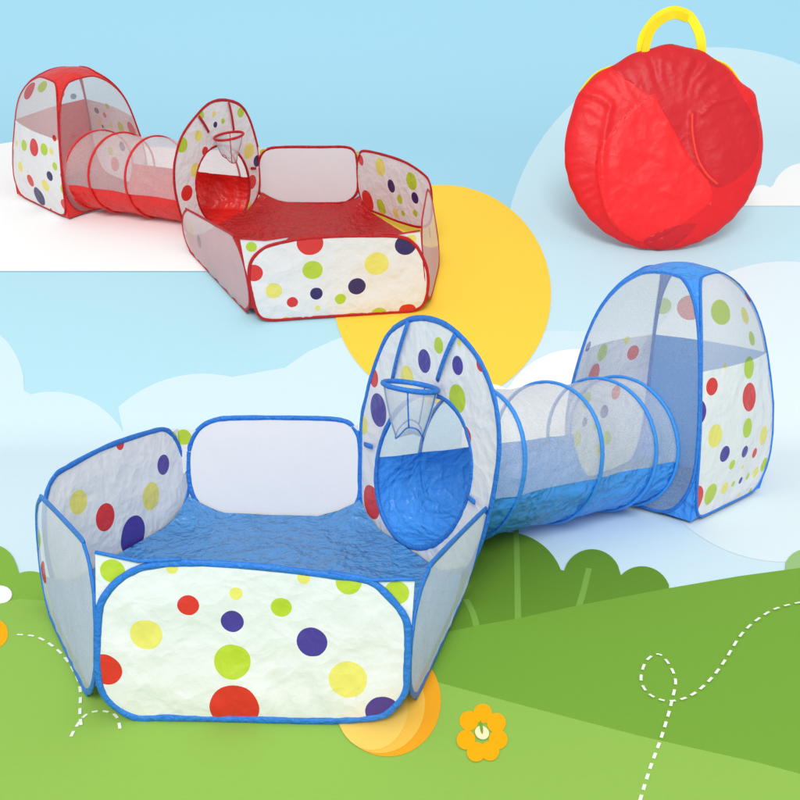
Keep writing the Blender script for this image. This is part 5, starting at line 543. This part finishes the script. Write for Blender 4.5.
# ---------------------------------------------------------------- folded carry bag
def carry_bag():
    base = V3(DATA['bag']['base']); Rad = .527
    up = RED.to_3x3().inverted() @ Vector((0, math.sin(R(6)), math.cos(R(6))))
    U = Vector((1, 0, 0)); Nf = -(U.cross(up)) if False else U.cross(up)   # faces the viewer's side
    T = Thing('carry_bag', 'round bright red folded carry bag with a yellow strap handle', 'carry bag', base, RED)
    cen = base+up*(Rad*1.0)-U*.016
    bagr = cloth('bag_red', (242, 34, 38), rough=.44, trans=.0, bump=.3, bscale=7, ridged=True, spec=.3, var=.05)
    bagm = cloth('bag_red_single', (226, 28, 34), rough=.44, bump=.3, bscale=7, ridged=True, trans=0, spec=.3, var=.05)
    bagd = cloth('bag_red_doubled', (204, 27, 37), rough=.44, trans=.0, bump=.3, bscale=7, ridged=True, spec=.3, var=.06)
    bagl = cloth('bag_red_wire_sleeve', (238, 62, 50), rough=.42, trans=0, bump=.2, bscale=9)
    yel = cloth('yellow_webbing', (250, 226, 20), rough=.55, trans=0, bump=.15, bscale=160)
    yel2 = cloth('yellow_webbing_deep', (238, 206, 18), rough=.6, trans=0, bump=.15, bscale=160)  # slightly deeper yellow for the handle fold
    def P(x, y): return ((x/3.077+540-662.7)/100, (150-y/3.077)/100)
    rng = random.Random(3)
    def rad(a):
        """outline of the bag, gathered and bumpy along the top"""
        s = math.sin(a); r = 1.0
        g = max(0, min(1, (s-.30)/.35))
        r += .018*g*math.sin(a*5.2+.4)+.008*g*math.sin(a*17)+.004*math.sin(a*31)*(1 if s < 0 else 0)
        r += .045*math.exp(-((math.degrees(a)-33)/7)**2)+.02*math.exp(-((math.degrees(a)-146)/8)**2)
        r += .02*math.exp(-((math.degrees(a)-55)/6)**2)
        return r
    NA, NR = 180, 44
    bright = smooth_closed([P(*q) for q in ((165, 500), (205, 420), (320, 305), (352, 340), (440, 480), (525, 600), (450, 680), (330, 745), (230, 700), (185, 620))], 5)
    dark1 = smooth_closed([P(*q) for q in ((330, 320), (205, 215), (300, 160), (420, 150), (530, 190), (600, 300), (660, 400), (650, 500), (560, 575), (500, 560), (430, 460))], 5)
    wire = smooth_open([P(*q) for q in ((448, 360), (452, 420), (470, 490), (500, 540), (535, 570))], 8)
    fold = smooth_open([P(*q) for q in ((200, 335), (185, 420), (180, 520), (195, 640), (240, 700))], 8)
    diag = smooth_open([P(*q) for q in ((480, 360), (520, 325), (580, 310))], 6)
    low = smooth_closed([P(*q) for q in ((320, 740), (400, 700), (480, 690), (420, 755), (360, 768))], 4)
    def hgt(x, y, a, q):
        d = .075*math.sqrt(max(0, 1-q**4.0))+.010*crumple(Vector((x*1.1+.2*y, y*.8, 3)), 2.6)*(1-q**4)
        s = y
        g = max(0, min(1, (q-.45)/.5))*max(0, min(1, (s-.1)/.4))
        d += .017*g*max(0, .35+noise.noise(Vector((a*2.2, 1, 0))))*(.6*math.sin(a*38+5*noise.noise(Vector((x*3, y*3, 0))))+.5*math.sin(a*23+1.3+3*noise.noise(Vector((a*3, q*2, 4)))))
        gl = max(0, min(1, (q-.75)/.2))*max(0, min(1, (-s+.1)/.4))
        d += .003*gl*math.sin(a*58+2*noise.noise(Vector((x*6, y*6, 2))))
        d += .008*ridge(Vector((x*.9+.3*y, y*.8, 4)), 2.2, 3)*(1-q*q)
        for ln, w_, h_ in ((wire, .02, .014), (fold, .035, .016), (diag, .02, .012)):
            m = min((Vector((x, y))-p).length for p in ln)
            d += h_*math.exp(-(m/w_)**2)
        if inside((x, y), bright): d += .004
        return d
    for face, name in ((1, 'front_cover'), (-1, 'back_cover')):
        if face == 1:
            ol = [(rad(2*PI*k/NA)*math.cos(2*PI*k/NA), rad(2*PI*k/NA)*math.sin(2*PI*k/NA)) for k in range(NA)]
            vs2, fs, cols = cut_cloth(ol, [], [], .022, extra_lines=[bright+[bright[0]], dark1+[dark1[0]], low+[low[0]]])
            vs = []; idx = []
            for p in vs2:
                a = math.atan2(p[1], p[0]); q = min(1, math.hypot(p[0], p[1])/rad(a % (2*PI) if a >= 0 else a+2*PI))
                vs.append(cen+U*(p[0]*Rad)+up*(p[1]*Rad)+Nf*(hgt(p[0], p[1], a, q)*.9 if q < .999 else 0))
            for f in fs:
                c = (sum(vs2[i][0] for i in f)/3, sum(vs2[i][1] for i in f)/3)
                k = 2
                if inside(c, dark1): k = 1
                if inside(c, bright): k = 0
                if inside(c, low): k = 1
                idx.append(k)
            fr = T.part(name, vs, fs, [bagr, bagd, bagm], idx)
        else:
            vs = []; fs = []
            for i in range(NR+1):
                for k in range(NA):
                    a = 2*PI*k/NA; q = i/NR; r = rad(a)*q
                    vs.append(cen+U*(r*math.cos(a)*Rad)+up*(r*math.sin(a)*Rad)-Nf*(.09*math.sqrt(max(0, 1-q**3))))
            for i in range(NR):
                for k in range(NA): fs.append((i*NA+k, (i+1)*NA+k, (i+1)*NA+(k+1) % NA, i*NA+(k+1) % NA))
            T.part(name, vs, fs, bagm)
    T.part('wire_sleeve', *tube([cen+U*(p[0]*Rad)+up*(p[1]*Rad)+Nf*(hgt(p[0], p[1], math.atan2(p[1], p[0]), min(1, p.length))*.9-.006) for p in wire],   .0075, False, 8), bagl, parent=fr)
    # yellow trim peeping out behind the gathered top
    for a0, a1 in ((40, 64), (122, 148)):
        tr = [cen+U*((rad(R(a))-.012+.024*math.sin(PI*(a-a0)/(a1-a0)))*Rad*math.cos(R(a)))+up*((rad(R(a))-.012+.024*math.sin(PI*(a-a0)/(a1-a0)))*Rad*math.sin(R(a)))-Nf*.015 for a in range(a0, a1+1, 2)]
        T.part('trim', *tube(tr, .014, False, 8, .4), yel)
    # flat webbing handle
    hp = [P(*q) for q in ((298, 200), (299, 148), (314, 108), (346, 68), (392, 50), (440, 58), (466, 94), (482, 148), (484, 205))]
    hs = smooth_open(hp, 6)
    def ribbon(line, wd, th, off):
        # flat woven strap: a rectangular section with the wide side facing along the bag's normal
        vs = []; fs = []; n = len(line)
        for i, p in enumerate(line):
            tg = (line[min(i+1, n-1)]-line[max(i-1, 0)]).normalized(); q = Vector((-tg.y, tg.x))*(wd*(1+.06*noise.noise(Vector((i*.4, off*30, 0)))))
            o = off+.012*math.sin(i*.35)
            for s_, d_ in ((1, th), (1, -th), (-1, -th), (-1, th)):
                e = p+q*s_
                vs.append(cen+U*(e.x*Rad)+up*(e.y*Rad)+Nf*(o+d_))
        for i in range(n-1):
            for k in range(4): fs.append((i*4+k, i*4+(k+1) % 4, (i+1)*4+(k+1) % 4, (i+1)*4+k))
        fs += [(3, 2, 1, 0), tuple((n-1)*4+k for k in range(4))]
        return vs, fs
    T.part('handle', *ribbon(hs, .046, .003, -.02), yel, smooth=False)
    T.part('handle_fold', *ribbon(smooth_open([P(*q) for q in ((306, 200), (312, 150), (330, 104), (362, 74), (398, 64), (436, 72))], 6), .038, .003, .0), yel2, smooth=False)
carry_bag()

# ---------------------------------------------------------------- printed backdrop: floor sheet sweeping up behind
S0 = HINGE-.15; A1 = .15/math.tan(TILT/2)*TILT; S2 = S0+A1+(3.5-.15); A2 = R(52); L2 = 1.3
PRF = []
def build_profile():
    Y, Z, s, ds = -3.0, 0.0, -3.0, .01
    while s < 14:
        if s < S0: a = 0
        elif s < S0+A1: a = TILT*(s+ds/2-S0)/A1
        elif s < S2: a = TILT
        elif s < S2+L2: a = TILT+(A2-TILT)*(s+ds/2-S2)/L2
        else: a = A2
        PRF.append((Y, Z, a)); Y += ds*math.cos(a); Z += ds*math.sin(a); s += ds
build_profile()
def on_sheet(x, s, n=0.0):
    k = max(0, min(len(PRF)-2, (s+3.0)/.01)); i = int(k); f = k-i
    Y = PRF[i][0]*(1-f)+PRF[i+1][0]*f; Z = PRF[i][1]*(1-f)+PRF[i+1][1]*f; a = PRF[i][2]
    return Vector((x, Y-n*math.sin(a), Z+n*math.cos(a)-.0085))
def paper(name, rgb):
    m, nt, N, L = nodes(name)
    out = N('ShaderNodeOutputMaterial'); pb = N('ShaderNodeBsdfPrincipled'); tc = N('ShaderNodeTexCoord')
    n0 = N('ShaderNodeTexNoise'); n0.inputs['Scale'].default_value = 90; n0.inputs['Detail'].default_value = 3; L(tc.outputs['Object'], n0.inputs['Vector'])
    c = tuple(v*(.93 if min(rgb) >= 250 else .79 if rgb[1] > rgb[2]+60 and rgb[0] < 200 else .95) for v in lin(rgb)[:3]); mx = N('ShaderNodeMix'); mx.data_type = 'RGBA'
    mx.inputs[6].default_value = tuple(v*.975 for v in c[:3])+(1,); mx.inputs[7].default_value = tuple(min(1, v*1.025) for v in c[:3])+(1,)
    L(n0.outputs[0], mx.inputs[0]); L(mx.outputs[2], pb.inputs['Base Color'])
    pb.inputs['Roughness'].default_value = .8; pb.inputs['Specular IOR Level'].default_value = .1
    L(pb.outputs[0], out.inputs[0]); return m
PAL = dict(sky1=(182,226,240), sky=(166, 218, 240), sky2=(200, 232, 244), sky3=(212, 236, 246), sky4=(226, 242, 248), white=(252, 253, 254), sun=(255, 213, 74), hill=(131, 184, 66), meadow=(160, 208, 92),
           bushl=(146, 198, 74), bushd=(114, 162, 52), bushp=(170, 214, 140), stem=(140, 190, 82), orange=(246, 170, 36), amber=(250, 196, 80), amber2=(252, 210, 104), dash=(240, 247, 232), petal=(250, 178, 10), cream=(252, 240, 190))
PM = {k: paper('print_'+k, v) for k, v in PAL.items()}
def link(name, vs, fs, m, label=None, cat=None, kind=None, group=None, parent=None):
    me = bpy.data.meshes.new(name); me.from_pydata([tuple(v) for v in vs], [], fs); me.materials.append(m)
    me.polygons.foreach_set('use_smooth', [True]*len(me.polygons)); me.update()
    o = bpy.data.objects.new(name, me); C.objects.link(o)
    if label: o['label'] = label
    if cat: o['category'] = cat
    if kind: o['kind'] = kind
    if group: o['group'] = group
    if parent: o.parent = parent
    return o
vs = []; fs = []; NX = 12
FOLD = [S0-.04+.02*k for k in range(20)]+[S2-.05+.05*k for k in range(29)]
rows = sorted(set([-3+.1*k for k in range(0, 165) if not any(abs(-3+.1*k-f) < .03 for f in FOLD)]+FOLD))
for s in rows:
    for i in range(NX+1): vs.append(on_sheet(-11+22*i/NX, s))
for j in range(len(rows)-1):
    for i in range(NX): q = j*(NX+1)+i; fs.append((q, q+1, q+NX+2, q+NX+1))
link('sky_backdrop', vs, fs, PM['sky'], kind='structure')
def patch(pts, layer, step=.14):
    x0 = min(p[0] for p in pts)-.1; x1 = max(p[0] for p in pts)+.1; s0 = min(p[1] for p in pts); s1 = max(p[1] for p in pts)
    v2, f2, c2 = cut_cloth(pts, [], [], step, extra_lines=[[(x0, f), (x1, f)] for f in FOLD if s0-.05 < f < s1+.05])
    return [on_sheet(p[0], p[1], .0008*layer) for p in v2], f2
for d in DATA['prints']:
    v, f = patch(d['pts'], d['layer'])
    kind = d['kind'] if d['kind'] == 'structure' else None
    o = link(d['name'], v, f, PM[d['color']], None if kind else d['label'], None if kind else d['cat'], kind, 'clouds printed on the backdrop' if d['cat'] == 'cloud' else 'bushes printed on the backdrop' if d['cat'] == 'bush' else None)
    if d['color'] == 'bushd':
        for st in DATA['stems']:
            ps = smooth_open(st, 5)
            q = []
            for i, p in enumerate(ps):
                t = (ps[min(i+1, len(ps)-1)]-ps[max(i-1, 0)]).normalized(); nn = Vector((-t.y, t.x))*.008
                q.append((p+nn, p-nn))
            pv = [on_sheet(a.x, a.y, .0008*6.6) for pr_ in q for a in pr_]
            link('stem', pv, [(2*i, 2*i+1, 2*i+3, 2*i+2) for i in range(len(q)-1)], PM['stem'], parent=o)
for d in DATA['trails']:
    vs = []; fs = []
    for si, seg in enumerate(d['segs']):
        ps = [Vector(p) for p in seg]; b = len(vs)
        for i, p in enumerate(ps):
            t = (ps[min(i+1, 3)]-ps[max(i-1, 0)]).normalized(); nn = Vector((-t.y, t.x))*.0032
            vs += [on_sheet(*(p+nn), .0076+.00008*(si % 40)), on_sheet(*(p-nn), .0076+.00008*(si % 40))]
        fs += [(b+2*i, b+2*i+1, b+2*i+3, b+2*i+2) for i in range(3)]
    link(d['name'], vs, fs, PM['dash'], d['label'], 'dashed line', None, 'dashed trails on the grass')
def blob(c, rx, rs, layer, name, m, rot=0, parent=None, **kw):
    pts = []
    for k in range(26):
        a = 2*PI*k/26; x = rx*math.cos(a); y = rs*math.sin(a)
        pts.append((c[0]+x*math.cos(rot)-y*math.sin(rot), c[1]+x*math.sin(rot)+y*math.cos(rot)))
    v, f = patch(pts, layer, .05)
    return link(name, v, f, m, parent=parent, **kw)
def holder(name, label, cat, c, group=None):
    o = bpy.data.objects.new(name, None); C.objects.link(o); o['label'] = label; o['category'] = cat
    if group: o['group'] = group
    return o
fl = holder('flower', 'small orange flower with a pale centre on the meadow at the foot of the hill', 'flower', None)
fc = DATA['flower']['center']
for i, p in enumerate(DATA['flower']['petals']):
    v, f = patch(p, 9+.3*i, .05); link('petal', v, f, PM['petal'], parent=fl)
blob(fc, .014, .024, 12, 'centre', PM['cream'], 0, fl)
b = blob((fc[0], fc[1]+.018), .003, .024, 13, 'stamen', PM['hill'], 0, fl)
ob = holder('ball', 'orange and amber ringed ball shape on the meadow by the blue ball pit, right corner', 'ball', None)
for pts, k, l, nm in zip(DATA['ball'], ('orange', 'amber', 'amber2'), (9, 9.7, 10.4), ('outer_ring', 'inner_ring', 'core')):
    v, f = patch(pts, l, .06); link(nm, v, f, PM[k], parent=ob)
v, f = patch(DATA['daisy']['white'], 9, .05); link('flower', v, f, PM['white'], 'white flower bud on the green bush at the left edge', 'flower')
v, f = patch(DATA['daisy']['orange'], 9, .05); link('flower', v, f, PM['petal'], 'plain orange blossom cut by the left edge below a white bud', 'flower')
